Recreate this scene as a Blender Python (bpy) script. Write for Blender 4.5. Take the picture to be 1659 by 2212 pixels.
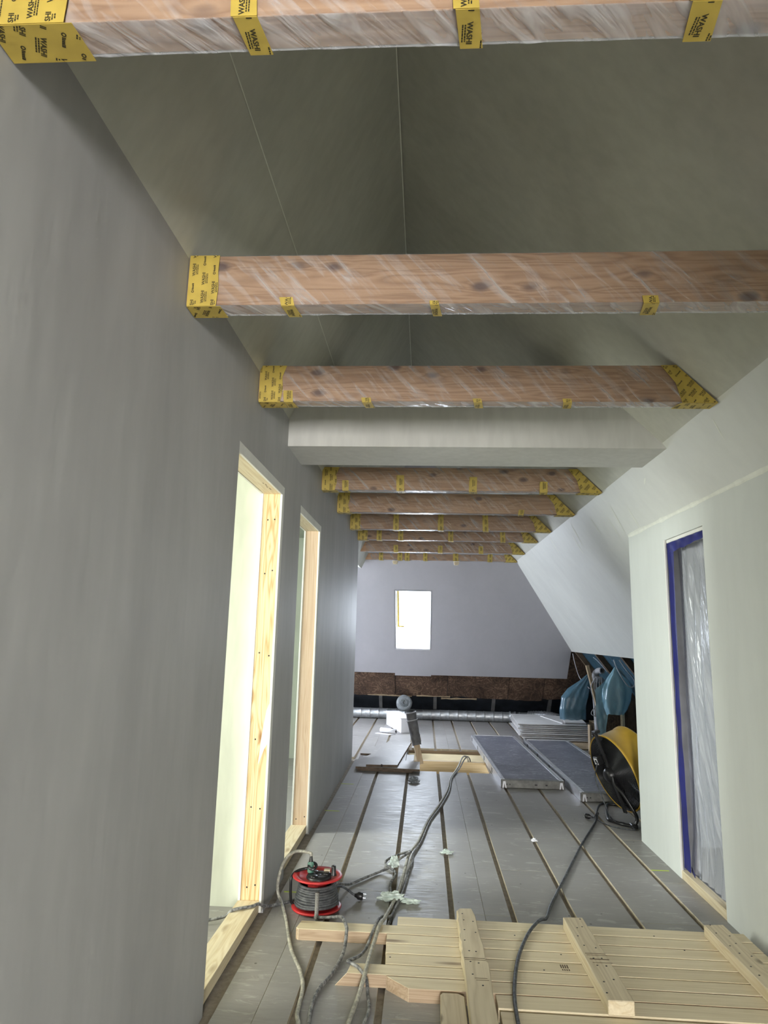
import bpy, bmesh, math, random
from mathutils import Vector, Matrix, noise

random.seed(7)
for o in list(bpy.data.objects):
    bpy.data.objects.remove(o, do_unlink=True)
scn = bpy.context.scene
COL = scn.collection
V = Vector
PI = math.pi

# ------------------------------------------------------------------ camera
def setup_camera():
    yaw, pit, rol, f = 0.06393166, 0.18221336, 0.0242448, 1435.34
    Rz = Matrix(((math.cos(yaw), math.sin(yaw), 0), (-math.sin(yaw), math.cos(yaw), 0), (0, 0, 1)))
    B = Matrix(((1, 0, 0), (0, 0, -1), (0, 1, 0)))
    P = Matrix(((1, 0, 0), (0, math.cos(pit), math.sin(pit)), (0, -math.sin(pit), math.cos(pit))))
    Q = Matrix(((math.cos(rol), -math.sin(rol), 0), (math.sin(rol), math.cos(rol), 0), (0, 0, 1)))
    R = Q @ P @ B @ Rz
    right, down, fwd = V(R[0]), V(R[1]), V(R[2])
    M = Matrix((right, -down, -fwd)).transposed().to_4x4()
    M.translation = V((0, 0, 1.42))
    cam = bpy.data.cameras.new('camera')
    cam.sensor_fit = 'HORIZONTAL'
    cam.sensor_width = 36
    cam.lens = f / 1659 * 36
    cam.clip_start = 0.05
    o = bpy.data.objects.new('camera', cam)
    COL.objects.link(o)
    o.matrix_world = M
    scn.camera = o
setup_camera()

# ------------------------------------------------------------------ world, lights, exposure
scn.view_settings.view_transform = 'Standard'
scn.view_settings.look = 'None'
scn.view_settings.gamma = 1
scn.view_settings.use_curve_mapping = False
scn.view_settings.exposure = 0.15
scn.cycles.use_light_tree = False
scn.cycles.max_bounces = 9
scn.cycles.diffuse_bounces = 8
scn.cycles.glossy_bounces = 3
scn.cycles.transmission_bounces = 2
scn.cycles.transparent_max_bounces = 6
scn.cycles.caustics_reflective = False
scn.cycles.caustics_refractive = False

w = bpy.data.worlds.new('sky')
scn.world = w
w.use_nodes = True
wn = w.node_tree.nodes
bg = wn['Background']
bg.inputs[0].default_value = (0.86, 0.93, 1.0, 1)
bg.inputs[1].default_value = 5.0

def area(name, loc, target, sx, sy, energy, color):
    l = bpy.data.lights.new(name, 'AREA')
    l.shape = 'RECTANGLE'
    l.size, l.size_y = sx, sy
    l.energy = energy
    l.color = color
    o = bpy.data.objects.new(name, l)
    COL.objects.link(o)
    o.location = loc
    o.rotation_euler = (V(target) - V(loc)).to_track_quat('-Z', 'Y').to_euler()
    return o
# daylight standing in the window openings of the attic, plus one added fill
area('daylight_far_dormer', (-3.45, 10.4, 1.75), (0.5, 8.9, 0.9), 1.4, 1.2, 350, (0.87, 0.9, 1.0))
area('daylight_end_window', (-0.18, 10.93, 1.72), (-0.18, 9.5, 0.9), 0.5, 0.85, 45, (0.88, 0.92, 1.0))
area('daylight_first_room', (-1.40, 1.38, 1.5), (-1.40, 4.0, 1.4), 0.8, 1.3, 8, (1.0, 0.985, 0.80))
area('fill_first_room_side', (-3.42, 2.5, 1.4), (0.0, 3.0, 1.5), 1.2, 1.2, 66, (1.0, 0.985, 0.82))  # second lamp added in the first room to brighten planks and right wall
area('daylight_second_room', (-3.42, 4.5, 1.9), (0.0, 4.8, 0.6), 0.8, 0.8, 150, (0.96, 1.0, 0.93))
area('daylight_back_window', (0.42, -4.4, 1.35), (-0.2, 2.0, 2.0), 1.0, 1.2, 400, (1.0, 0.97, 0.94))
area('daylight_right_room', (2.55, 3.3, 1.05), (1.6, 4.0, 0.7), 0.7, 0.8, 25, (0.86, 0.9, 1.0))

# ------------------------------------------------------------------ materials
MAT = {}
def mat(name):
    m = bpy.data.materials.new(name)
    m.use_nodes = True
    nt = m.node_tree
    b = nt.nodes['Principled BSDF']
    MAT[name] = m
    return m, nt, b
def N(nt, t, **k):
    n = nt.nodes.new(t)
    for a, v in k.items():
        if a in n.inputs.keys() if isinstance(a, str) else False:
            n.inputs[a].default_value = v
        else:
            setattr(n, a, v)
    return n
def coords(nt, scale=(1, 1, 1), kind='Object', rot=(0, 0, 0), rnd=True):
    tc = nt.nodes.new('ShaderNodeTexCoord')
    mp = nt.nodes.new('ShaderNodeMapping')
    mp.inputs['Scale'].default_value = scale
    mp.inputs['Rotation'].default_value = rot
    src = tc.outputs[kind]
    if rnd:
        oi = nt.nodes.new('ShaderNodeObjectInfo')
        ml = nt.nodes.new('ShaderNodeMath'); ml.operation = 'MULTIPLY'; ml.inputs[1].default_value = 37.0
        nt.links.new(oi.outputs['Random'], ml.inputs[0])
        ad = nt.nodes.new('ShaderNodeVectorMath'); ad.operation = 'ADD'
        nt.links.new(src, ad.inputs[0]); nt.links.new(ml.outputs[0], ad.inputs[1])
        src = ad.outputs[0]
    if any(rot):
        pre = nt.nodes.new('ShaderNodeMapping'); pre.inputs['Rotation'].default_value = rot; mp.inputs['Rotation'].default_value = (0, 0, 0)
        nt.links.new(src, pre.inputs['Vector']); src = pre.outputs[0]
    nt.links.new(src, mp.inputs['Vector'])
    return mp.outputs[0]
def noi(nt, vec, scale, detail=4, rough=0.55, dist=0.0):
    n = nt.nodes.new('ShaderNodeTexNoise')
    n.inputs['Scale'].default_value = scale
    n.inputs['Detail'].default_value = detail
    n.inputs['Roughness'].default_value = rough
    n.inputs['Distortion'].default_value = dist
    nt.links.new(vec, n.inputs['Vector'])
    return n.outputs['Fac']
def ramp(nt, fac, stops):
    r = nt.nodes.new('ShaderNodeValToRGB')
    e = r.color_ramp.elements
    while len(e) < len(stops):
        e.new(0.5)
    for i, (p, c) in enumerate(stops):
        e[i].position = p
        e[i].color = (*c, 1) if len(c) == 3 else c
    nt.links.new(fac, r.inputs['Fac'])
    return r.outputs['Color']
def mix(nt, a, b, fac, mode='MIX'):
    m = nt.nodes.new('ShaderNodeMix'); m.data_type = 'RGBA'; m.blend_type = mode
    if isinstance(fac, (int, float)): m.inputs[0].default_value = fac
    else: nt.links.new(fac, m.inputs[0])
    for sock, v in ((m.inputs[6], a), (m.inputs[7], b)):
        if isinstance(v, (tuple, list)): sock.default_value = (*v, 1)
        else: nt.links.new(v, sock)
    return m.outputs[2]
def bump(nt, b, fac, strength, dist=0.01):
    n = nt.nodes.new('ShaderNodeBump')
    n.inputs['Strength'].default_value = strength
    n.inputs['Distance'].default_value = dist
    nt.links.new(fac, n.inputs['Height'])
    nt.links.new(n.outputs[0], b.inputs['Normal'])
    return n

def plaster(name, col, rough=0.7, streak=(1.5, 1.5, 0.35), amp=0.08, bumpk=0.15, mot=0.9):
    m, nt, b = mat(name)
    v = coords(nt, streak, rnd=False)
    f1 = noi(nt, v, 1.6, 3, 0.6, 0.4)
    f2 = noi(nt, coords(nt, (7, 7, 1.6), rnd=False), 2.5, 2, 0.6)
    d = tuple(c * (1 - amp * 2) for c in col); u = tuple(min(1, c * (1 + amp)) for c in col)
    c1 = ramp(nt, f1, [(0.3, d), (0.7, u)])
    c2 = ramp(nt, f2, [(0.35, (mot, mot, mot)), (0.65, (1, 1, 1))])
    nt.links.new(mix(nt, c1, c2, 0.8, 'MULTIPLY'), b.inputs['Base Color'])
    b.inputs['Roughness'].default_value = rough
    if bumpk > 0.1: bump(nt, b, f2, bumpk, 0.01)
    return m
plaster('plaster_left', (0.415, 0.415, 0.41), 0.62, amp=0.07, mot=0.93)
plaster('plaster_right', (0.635, 0.665, 0.635), 0.75, amp=0.02, bumpk=0.02, mot=0.97)
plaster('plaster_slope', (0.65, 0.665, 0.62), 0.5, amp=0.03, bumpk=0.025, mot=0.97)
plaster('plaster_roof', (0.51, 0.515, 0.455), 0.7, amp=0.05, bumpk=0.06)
plaster('plaster_end', (0.445, 0.44, 0.47), 0.7, amp=0.02, bumpk=0.02, mot=0.98)
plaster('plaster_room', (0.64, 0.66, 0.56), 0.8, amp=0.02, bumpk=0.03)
plaster('plaster_room_shaded', (0.40, 0.43, 0.36), 0.8, amp=0.02, bumpk=0.03)  # darker copy of the room plaster; the second room's dimness put into the colour
plaster('plaster_casing', (0.60, 0.60, 0.565), 0.7, amp=0.03, bumpk=0.05)
plaster('filler', (0.78, 0.80, 0.72), 0.7, amp=0.03)

def flat(name, col, rough=0.6, metal=0.0, var=0.06, scale=6, bmp=0.0, spec=0.5):
    m, nt, b = mat(name)
    f = noi(nt, coords(nt), scale, 2, 0.6)
    nt.links.new(ramp(nt, f, [(0.3, tuple(c * (1 - var) for c in col)), (0.7, tuple(min(1, c * (1 + var)) for c in col))]), b.inputs['Base Color'])
    b.inputs['Roughness'].default_value = rough
    b.inputs['Metallic'].default_value = metal
    b.inputs['Specular IOR Level'].default_value = spec
    if bmp: bump(nt, b, f, bmp)
    return m
flat('gypsum_edge', (0.72, 0.72, 0.68), 0.9)
flat('gypsum_sheet', (0.66, 0.66, 0.66), 0.85)
flat('gypsum_core', (0.42, 0.40, 0.40), 0.9, var=0.2)
flat('board_core', (0.50, 0.44, 0.33), 0.9, var=0.15, scale=20)
flat('tape_yellow', (0.50, 0.37, 0.072), 0.5, var=0.12, scale=14, bmp=0.25)
flat('tape_print', (0.035, 0.03, 0.012), 0.6)
flat('blue_tape', (0.010, 0.014, 0.13), 0.5, var=0.3, bmp=0.3, spec=0.25)
flat('membrane_black', (0.018, 0.022, 0.028), 0.4, var=0.4, bmp=0.4)
flat('batten_grey', (0.17, 0.17, 0.17), 0.7, var=0.2)
flat('aluminium', (0.62, 0.63, 0.66), 0.38, 0.9, var=0.1, scale=10)
flat('steel_end', (0.16, 0.16, 0.15), 0.5, 0.5, var=0.3, scale=14)
flat('yellow_paint', (0.50, 0.31, 0.035), 0.35, var=0.05)
flat('black_plastic', (0.012, 0.012, 0.013), 0.35, var=0.2)
flat('black_metal', (0.02, 0.02, 0.021), 0.28, 0.3, var=0.2)
flat('chrome', (0.6, 0.6, 0.62), 0.2, 1.0)
flat('red_plastic', (0.50, 0.028, 0.03), 0.4, var=0.12)
flat('green_plug', (0.10, 0.22, 0.17), 0.4, var=0.6, scale=40)
flat('white_card', (0.80, 0.80, 0.84), 0.6, var=0.02)
flat('grey_film', (0.20, 0.22, 0.235), 0.35, var=0.25, scale=20, bmp=0.4)
flat('grey_sleeve', (0.10, 0.10, 0.105), 0.6, var=0.35, scale=14, bmp=0.5)
flat('grey_pipe', (0.30, 0.31, 0.33), 0.5)
flat('mint_film', (0.56, 0.64, 0.60), 0.35, var=0.22, scale=30, bmp=0.4)
flat('wire_grey', (0.34, 0.34, 0.36), 0.5, var=0.2)
flat('insulation', (0.72, 0.60, 0.36), 0.9, var=0.06)
flat('old_timber', (0.10, 0.065, 0.04), 0.8, var=0.35, scale=12)
flat('board_edge_dark', (0.115, 0.085, 0.06), 0.9, var=0.3, scale=20)
flat('chalk_green', (0.50, 0.62, 0.08), 0.8)
flat('window_white', (0.80, 0.80, 0.80), 0.4, var=0.02)
flat('brick_plaster', (0.5, 0.48, 0.45), 0.8)
flat('spring_grey', (0.22, 0.215, 0.2), 0.45, var=0.15)

def cable(name, col, speck):
    m, nt, b = mat(name)
    f = noi(nt, coords(nt, (1, 1, 1)), 45, 3, 0.7)
    nt.links.new(ramp(nt, f, [(0.42, col), (0.62, speck)]), b.inputs['Base Color'])
    b.inputs['Roughness'].default_value = 0.5
cable('cable_dusty', (0.075, 0.077, 0.08), (0.30, 0.30, 0.29))
cable('cable_pale', (0.26, 0.255, 0.22), (0.48, 0.46, 0.38))
cable('cable_black', (0.018, 0.019, 0.022), (0.09, 0.10, 0.11))
cable('cable_reel_wire', (0.045, 0.047, 0.05), (0.085, 0.09, 0.095))

def pine(name, lo, mid, hi, axis=0, knot=(0.12, 0.06, 0.03), rough=0.6, grain=1.0, kscale=2.2, kacross=6.5, kr=.13):
    m, nt, b = mat(name)
    sc = [14 * grain] * 3; sc[axis] = 0.55 * grain
    v = coords(nt, tuple(sc))
    ks = [kacross] * 3; ks[axis] = kscale
    kv = coords(nt, tuple(ks))
    # knots push the grain aside
    vo = nt.nodes.new('ShaderNodeTexVoronoi'); vo.inputs['Scale'].default_value = 1.0
    nt.links.new(kv, vo.inputs['Vector'])
    kd = vo.outputs['Distance']
    f = nt.nodes.new('ShaderNodeTexNoise'); f.inputs['Scale'].default_value = 1.0; f.inputs['Detail'].default_value = 3
    f.inputs['Distortion'].default_value = 0.6
    nt.links.new(v, f.inputs['Vector'])
    s1 = nt.nodes.new('ShaderNodeMath'); s1.operation = 'MULTIPLY_ADD'; s1.inputs[1].default_value = 9.0
    nt.links.new(f.outputs['Fac'], s1.inputs[0])
    iv = nt.nodes.new('ShaderNodeMath'); iv.operation = 'DIVIDE'; iv.inputs[0].default_value = 0.55
    ak = nt.nodes.new('ShaderNodeMath'); ak.operation = 'ADD'; ak.inputs[1].default_value = 0.16
    nt.links.new(kd, ak.inputs[0]); nt.links.new(ak.outputs[0], iv.inputs[1])
    nt.links.new(iv.outputs[0], s1.inputs[2])
    fr = nt.nodes.new('ShaderNodeMath'); fr.operation = 'PINGPONG'; fr.inputs[1].default_value = 0.5
    nt.links.new(s1.outputs[0], fr.inputs[0])
    c1 = ramp(nt, fr.outputs[0], [(0.0, lo), (0.28, mid), (0.5, hi)])
    fine = [60.0] * 3; fine[axis] = 1.5
    f2 = noi(nt, coords(nt, tuple(fine)), 1.5, 3)
    c2 = mix(nt, c1, ramp(nt, f2, [(0.3, (0.86, 0.84, 0.8)), (0.7, (1, 1, 1))]), 0.8, 'MULTIPLY')
    km = ramp(nt, kd, [(kr * .4, (1, 1, 1)), (kr, (0, 0, 0))])
    c3 = mix(nt, c2, knot, km)
    oi = nt.nodes.new('ShaderNodeObjectInfo')
    c3 = mix(nt, c3, ramp(nt, oi.outputs['Random'], [(0.0, (0.86, 0.85, 0.83)), (1.0, (1, 1, 1))]), 1.0, 'MULTIPLY')
    nt.links.new(c3, b.inputs['Base Color'])
    b.inputs['Roughness'].default_value = rough
    bump(nt, b, f2, 0.12, 0.003)
    return m
pine('beam_timber', (0.36, 0.205, 0.11), (0.48, 0.295, 0.170), (0.53, 0.335, 0.200), 0, (0.13, 0.07, 0.05), kscale=5.0, kacross=9, kr=.22)
pine('stud_bright', (0.56, 0.36, 0.15), (0.74, 0.57, 0.33), (0.78, 0.62, 0.38), 2, (0.30, 0.15, 0.04), grain=1.1, kscale=2.5)
pine('stud_pink', (0.62, 0.45, 0.31), (0.69, 0.53, 0.38), (0.71, 0.56, 0.41), 2, (0.35, 0.2, 0.12), kscale=1.6)
pine('sill_wood', (0.66, 0.55, 0.36), (0.74, 0.65, 0.47), (0.76, 0.67, 0.49), 1, (0.4, 0.3, 0.18))
pine('plank_wood', (0.74, 0.64, 0.44), (0.80, 0.70, 0.50), (0.81, 0.715, 0.515), 0, (0.30, 0.22, 0.14), grain=0.8, kscale=1.3)
pine('plank_cut', (0.44, 0.32, 0.21), (0.53, 0.40, 0.275), (0.56, 0.43, 0.30), 0, (0.3, 0.2, 0.12), grain=1.6)
pine('batten_wood', (0.58, 0.49, 0.34), (0.68, 0.59, 0.42), (0.70, 0.61, 0.44), 1, (0.13, 0.09, 0.06), grain=0.9, kscale=3.0)
pine('joist_wood', (0.52, 0.38, 0.20), (0.60, 0.46, 0.26), (0.62, 0.48, 0.28), 0, (0.1, 0.06, 0.03), kscale=2.0)
pine('joist_dark', (0.20, 0.14, 0.09), (0.26, 0.18, 0.11), (0.28, 0.20, 0.12), 0, (0.08, 0.05, 0.03))
pine('lath_wood', (0.36, 0.27, 0.17), (0.44, 0.34, 0.22), (0.48, 0.37, 0.25), 2, (0.2, 0.12, 0.06))

def floorboard():
    m, nt, b = mat('floor_board')
    v = coords(nt, (1, 1, 1))
    f1 = noi(nt, v, 1.3, 2, 0.65)
    c1 = ramp(nt, f1, [(0.3, (0.262, 0.252, 0.240)), (0.7, (0.325, 0.315, 0.302))])
    f2 = noi(nt, coords(nt, (5, 16, 1)), 1.3, 4, 0.72, 0.8)
    sm = ramp(nt, f2, [(0.575, (0, 0, 0)), (0.68, (0.5, 0.5, 0.5))])
    c2 = mix(nt, c1, (0.56, 0.55, 0.53), sm)
    vo = nt.nodes.new('ShaderNodeTexVoronoi'); vo.inputs['Scale'].default_value = 7.0
    nt.links.new(v, vo.inputs['Vector'])
    sp = ramp(nt, vo.outputs['Distance'], [(0.035, (1, 1, 1)), (0.05, (0, 0, 0))])
    c3 = mix(nt, c2, (0.10, 0.095, 0.085), sp)
    f4 = noi(nt, coords(nt, (3, 18, 1)), 3.0, 4, 0.7)
    c4 = mix(nt, c3, ramp(nt, f4, [(0.35, (0.80, 0.80, 0.80)), (0.6, (1, 1, 1))]), 0.8, 'MULTIPLY')
    nt.links.new(c4, b.inputs['Base Color'])
    rr = ramp(nt, f4, [(0.3, (0.36,) * 3), (0.7, (0.56,) * 3)])
    nt.links.new(rr, b.inputs['Roughness'])
floorboard()
def subfloor():
    m, nt, b = mat('groove_base')
    f = noi(nt, coords(nt, (8, 8, 1), rnd=False), 3, 5, 0.7)
    nt.links.new(ramp(nt, f, [(0.3, (0.19, 0.16, 0.125)), (0.7, (0.33, 0.29, 0.235))]), b.inputs['Base Color'])
    b.inputs['Roughness'].default_value = 0.9
subfloor()
def osb(name, a, c, d):
    m, nt, b = mat(name)
    v = coords(nt, (1, 1, 1))
    f = noi(nt, v, 6, 4, 0.65, 4.0)
    f2 = noi(nt, v, 2.2, 2, 0.5)
    c1 = ramp(nt, f, [(0.38, a), (0.46, c), (0.52, a), (0.57, d), (0.63, c)])
    nt.links.new(mix(nt, c1, ramp(nt, f2, [(0.4, (0.5, 0.47, 0.45)), (0.6, (1, 1, 1))]), 1.0, 'MULTIPLY'), b.inputs['Base Color'])
    b.inputs['Roughness'].default_value = 0.75
    bump(nt, b, f, 0.5, 0.01)
osb('osb_dark', (0.06, 0.034, 0.022), (0.13, 0.075, 0.047), (0.27, 0.175, 0.11))
osb('osb_light', (0.10, 0.055, 0.03), (0.20, 0.12, 0.07), (0.33, 0.22, 0.13))
def galv():
    m, nt, b = mat('galvanised')
    f = noi(nt, coords(nt, (1, 1, 1)), 25, 2)
    nt.links.new(ramp(nt, f, [(0.3, (0.42, 0.44, 0.46)), (0.7, (0.58, 0.60, 0.62))]), b.inputs['Base Color'])
    b.inputs['Metallic'].default_value = 0.85
    b.inputs['Roughness'].default_value = 0.42
galv()
def deckply():
    m, nt, b = mat('deck_phenolic')
    f1 = noi(nt, coords(nt, (1, 1, 1)), 3, 6, 0.7)
    c1 = ramp(nt, f1, [(0.3, (0.085, 0.09, 0.115)), (0.7, (0.15, 0.155, 0.19))])
    f2 = noi(nt, coords(nt, (5, 22, 1)), 1.6, 5, 0.75, 1.2)
    c2 = mix(nt, c1, (0.55, 0.56, 0.60), ramp(nt, f2, [(0.575, (0, 0, 0)), (0.635, (0.85, 0.85, 0.85))]))
    nt.links.new(c2, b.inputs['Base Color'])
    b.inputs['Roughness'].default_value = 0.42
    bump(nt, b, f2, 0.15, 0.003)
deckply()
def film(name, tint, clear, rough, wr, wscale, bstr, rot=(0, 0, 0)):
    m, nt, b = mat(name)
    b.inputs['Base Color'].default_value = (*tint, 1)
    b.inputs['Roughness'].default_value = rough
    b.inputs['Specular IOR Level'].default_value = 0.8
    tr = nt.nodes.new('ShaderNodeBsdfTransparent')
    tr.inputs[0].default_value = (*[0.5 + 0.5 * t for t in tint], 1)
    mx = nt.nodes.new('ShaderNodeMixShader')
    out = nt.nodes['Material Output']
    f = noi(nt, coords(nt, wscale, rot=rot), wr, 3, 0.55, 0.6)
    fac = ramp(nt, f, [(0.48, (clear,) * 3), (0.72, (max(0, clear - 0.3),) * 3)])
    nt.links.new(fac, mx.inputs[0])
    nt.links.new(b.outputs[0], mx.inputs[1]); nt.links.new(tr.outputs[0], mx.inputs[2])
    nt.links.new(mx.outputs[0], out.inputs[0])
    bump(nt, b, f, bstr, 0.02)
film('wrap_film', (0.80, 0.80, 0.80), 0.93, 0.16, 1.0, (40, 6, 5), 0.5, (0, .75, 0))
film('wrap_film_under', (0.84, 0.86, 0.90), 0.72, 0.2, 1.0, (26, 5, 5), 0.5, (0, .3, .7))
film('door_film', (0.72, 0.74, 0.80), 0.62, 0.18, 1.0, (5, 22, 2.2), 0.7, (.25, 0, 0))
film('blue_bag', (0.28, 0.50, 0.60), 0.35, 0.25, 4.0, (2, 2, 1), 0.6)
film('blue_bag_dark', (0.10, 0.22, 0.30), 0.45, 0.3, 4.0, (2, 2, 1), 0.6)
film('blue_barrier', (0.05, 0.12, 0.17), 0.05, 0.25, 3.0, (2, 4, 2), 0.8)
film('pane_glass', (0.9, 0.95, 1.0), 0.97, 0.02, 1.0, (1, 1, 1), 0.0)

# ------------------------------------------------------------------ mesh helpers
class MB:
    def __init__(s, origin=(0, 0, 0)):
        s.v = []; s.f = []; s.m = []; s.o = V(origin); s.smooth = []
    def add(s, verts, faces, mi=0, smooth=False):
        n = len(s.v)
        s.v += [V(p) - s.o for p in verts]
        for f in faces:
            s.f.append([i + n for i in f]); s.m.append(mi); s.smooth.append(smooth)
        return s
    def box(s, a, b, mi=0, M=None, mis=None):
        x0, y0, z0 = a; x1, y1, z1 = b
        p = [V((x, y, z)) for z in (z0, z1) for y in (y0, y1) for x in (x0, x1)]
        if M is not None: p = [M @ q for q in p]
        F = [(0, 2, 3, 1), (4, 5, 7, 6), (0, 1, 5, 4), (2, 6, 7, 3), (0, 4, 6, 2), (1, 3, 7, 5)]
        n = len(s.v); s.v += [q - s.o for q in p]
        for i, f in enumerate(F):
            s.f.append([k + n for k in f]); s.m.append(mis[i] if mis else mi); s.smooth.append(False)
        return s
    def prism(s, poly, ext, mi=0, side=None):
        # poly: list of 3D points (planar), ext: extrusion vector
        n = len(poly); e = V(ext)
        A = [V(p) for p in poly]; Bv = [p + e for p in A]
        faces = [tuple(range(n)), tuple(range(2 * n - 1, n - 1, -1))]
        k = len(s.v); s.v += [q - s.o for q in A + Bv]
        for f in faces: s.f.append([i + k for i in f]); s.m.append(mi); s.smooth.append(False)
        for i in range(n):
            j = (i + 1) % n
            s.f.append([i + k, i + n + k, j + n + k, j + k]); s.m.append(mi if side is None else side); s.smooth.append(False)
        return s
    def tube(s, path, r, seg=8, mi=0, caps=True, smooth=True):
        P = [V(p) for p in path]; n = len(P)
        rs = r if isinstance(r, (list, tuple)) else [r] * n
        up = V((0, 0, 1)); rings = []
        prev = None
        for i in range(n):
            t = (P[min(i + 1, n - 1)] - P[max(i - 1, 0)]).normalized()
            if prev is None:
                a = t.orthogonal().normalized()
            else:
                a = prev - t * prev.dot(t)
                a = a.normalized() if a.length > 1e-6 else t.orthogonal().normalized()
            prev = a; b = t.cross(a)
            rings.append([P[i] + (a * math.cos(2 * PI * k / seg) + b * math.sin(2 * PI * k / seg)) * rs[i] for k in range(seg)])
        vs = [q for rg in rings for q in rg]
        fs = [(i * seg + k, i * seg + (k + 1) % seg, (i + 1) * seg + (k + 1) % seg, (i + 1) * seg + k) for i in range(n - 1) for k in range(seg)]
        s.add(vs, fs, mi, smooth)
        if caps:
            s.add(rings[0][::-1], [tuple(range(seg))], mi); s.add(rings[-1], [tuple(range(seg))], mi)
        return s
    def lathe(s, prof, M, seg=32, mi=0, smooth=True, arc=2 * PI):
        # prof: list of (r, h) about local Z
        n = len(prof)
        full = abs(arc - 2 * PI) < 1e-6
        vs = [M @ V((r * math.cos(arc * k / seg), r * math.sin(arc * k / seg), h)) for k in range(seg if full else seg + 1) for r, h in prof]
        fs = []
        cnt = seg
        for k in range(cnt):
            k2 = (k + 1) % seg if full else k + 1
            for i in range(n - 1):
                fs.append((k * n + i, k2 * n + i, k2 * n + i + 1, k * n + i + 1))
        s.add(vs, fs, mi, smooth)
        return s
    def grid(s, fn, nu, nv, mi=0, smooth=True, wrap=False):
        vs = [fn(i / nu, j / nv) for i in range(nu + 1) for j in range(nv + 1)]
        fs = [(i * (nv + 1) + j, (i + 1) * (nv + 1) + j, (i + 1) * (nv + 1) + j + 1, i * (nv + 1) + j + 1) for i in range(nu) for j in range(nv)]
        s.add(vs, fs, mi, smooth)
        return s
    def mesh(s, name, mats, bevel=0.0):
        me = bpy.data.meshes.new(name)
        me.from_pydata([tuple(v) for v in s.v], [], s.f)
        me.polygons.foreach_set('material_index', s.m)
        me.polygons.foreach_set('use_smooth', s.smooth)
        for m in (mats if isinstance(mats, (list, tuple)) else [mats]):
            me.materials.append(MAT[m])
        bm = bmesh.new(); bm.from_mesh(me)
        bmesh.ops.recalc_face_normals(bm, faces=bm.faces)
        if bevel:
            eds = [e for e in bm.edges if len(e.link_faces) == 2 and e.calc_face_angle(0) > 0.5]
            bmesh.ops.bevel(bm, geom=eds, offset=bevel, segments=1, affect='EDGES', clamp_overlap=True)
        bm.to_mesh(me); bm.free()
        return me
    def build(s, name, mats, parent=None, bevel=0.0):
        o = bpy.data.objects.new(name, s.mesh(name, mats, bevel))
        COL.objects.link(o)
        if parent is not None: o.parent = parent
        else: o.location = s.o
        return o
def thing(name, label, cat, loc=(0, 0, 0), group=None, rot=(0, 0, 0)):
    o = bpy.data.objects.new(name, None)
    COL.objects.link(o); o.location = loc; o.rotation_euler = rot
    o['label'] = label; o['category'] = cat
    if group: o['group'] = group
    o.empty_display_size = 0.1
    return o
def tag(o, label, cat, group=None):
    o['label'] = label; o['category'] = cat
    if group: o['group'] = group
    return o
def struct(o, label=None):
    o['kind'] = 'structure'
    if label: o['label'] = label
    return o
def smoothpath(P, k=6):
    P = [V(p) for p in P]
    Q = [P[0] * 2 - P[1]] + P + [P[-1] * 2 - P[-2]]
    out = []
    for i in range(1, len(Q) - 2):
        a, b, c, d = Q[i - 1], Q[i], Q[i + 1], Q[i + 2]
        for j in range(k):
            t = j / k
            out.append(0.5 * ((2 * b) + (c - a) * t + (2 * a - 5 * b + 4 * c - d) * t * t + (3 * b - a - 3 * c + d) * t ** 3))
    out.append(P[-1])
    return out
def basis(xa, za, loc):
    z = V(za).normalized(); x = V(xa); x = (x - z * x.dot(z)).normalized(); y = z.cross(x)
    M = Matrix((x, y, z)).transposed().to_4x4(); M.translation = V(loc)
    return M
def frame_axes(ax, ay, az, loc):
    M = Matrix((V(ax), V(ay), V(az))).transposed().to_4x4(); M.translation = V(loc)
    return M

# ------------------------------------------------------------------ key dimensions
XL, XR = -0.82, 1.585           # faces of the corridor walls
XLB, XRB = -0.945, 1.705        # their backs
RIDGE = (-0.155, 4.0)
KX, KZ = 1.345, 2.535           # slope kink at the beam ends
TU = (RIDGE[1] - KZ) / (KX - RIDGE[0])
TL = 1.30                       # steep lower slope
HY, HZ, HT = 9.91, 2.54, 1.206  # hip end: y at z=HZ and its fall
def slope_x(z): return KX + (KZ - z) / TL
def hip_y(z): return HY + (HZ - z) / HT
YB = -4.5

# ------------------------------------------------------------------ structure : floor
HX0, HX1, HY0, HY1 = -0.18, 0.735, 7.47, 8.93
fl = MB()
fl.box((-3.7, YB - .2, -0.06), (3.9, HY0, -0.022))
fl.box((-3.7, HY0, -0.06), (HX0, HY1, -0.022))
fl.box((HX1, HY0, -0.06), (3.9, HY1, -0.022))
fl.box((-3.7, HY1, -0.06), (3.9, 12.7, -0.022))
floor = struct(fl.build('floor', 'groove_base'), 'brown groove base beneath the grey floor boards')
GRO = [-0.79 + 0.3171 * k for k in range(8)]
GW = 0.015
def fboard(x0, x1, y0, y1):
    if y1 - y0 < 0.03: return
    c = ((x0 + x1) / 2, (y0 + y1) / 2, 0)
    m = MB(c).box((x0, y0, -0.022), (x1, y1, 0.0), mis=[1, 0, 1, 1, 1, 1])
    o = m.build('floor_board', ['floor_board', 'board_core'], floor)
    o.location = c
def column(x0, x1, y0, y1, off, L=2.4):
    ys = [y0]
    y = y0 + off
    while y < y1 - 0.1:
        ys.append(y); y += L
    ys.append(y1)
    for a, b in zip(ys, ys[1:]):
        fboard(x0, x1, a + 0.0012, b - 0.0012)
ymax = 12.3
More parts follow.
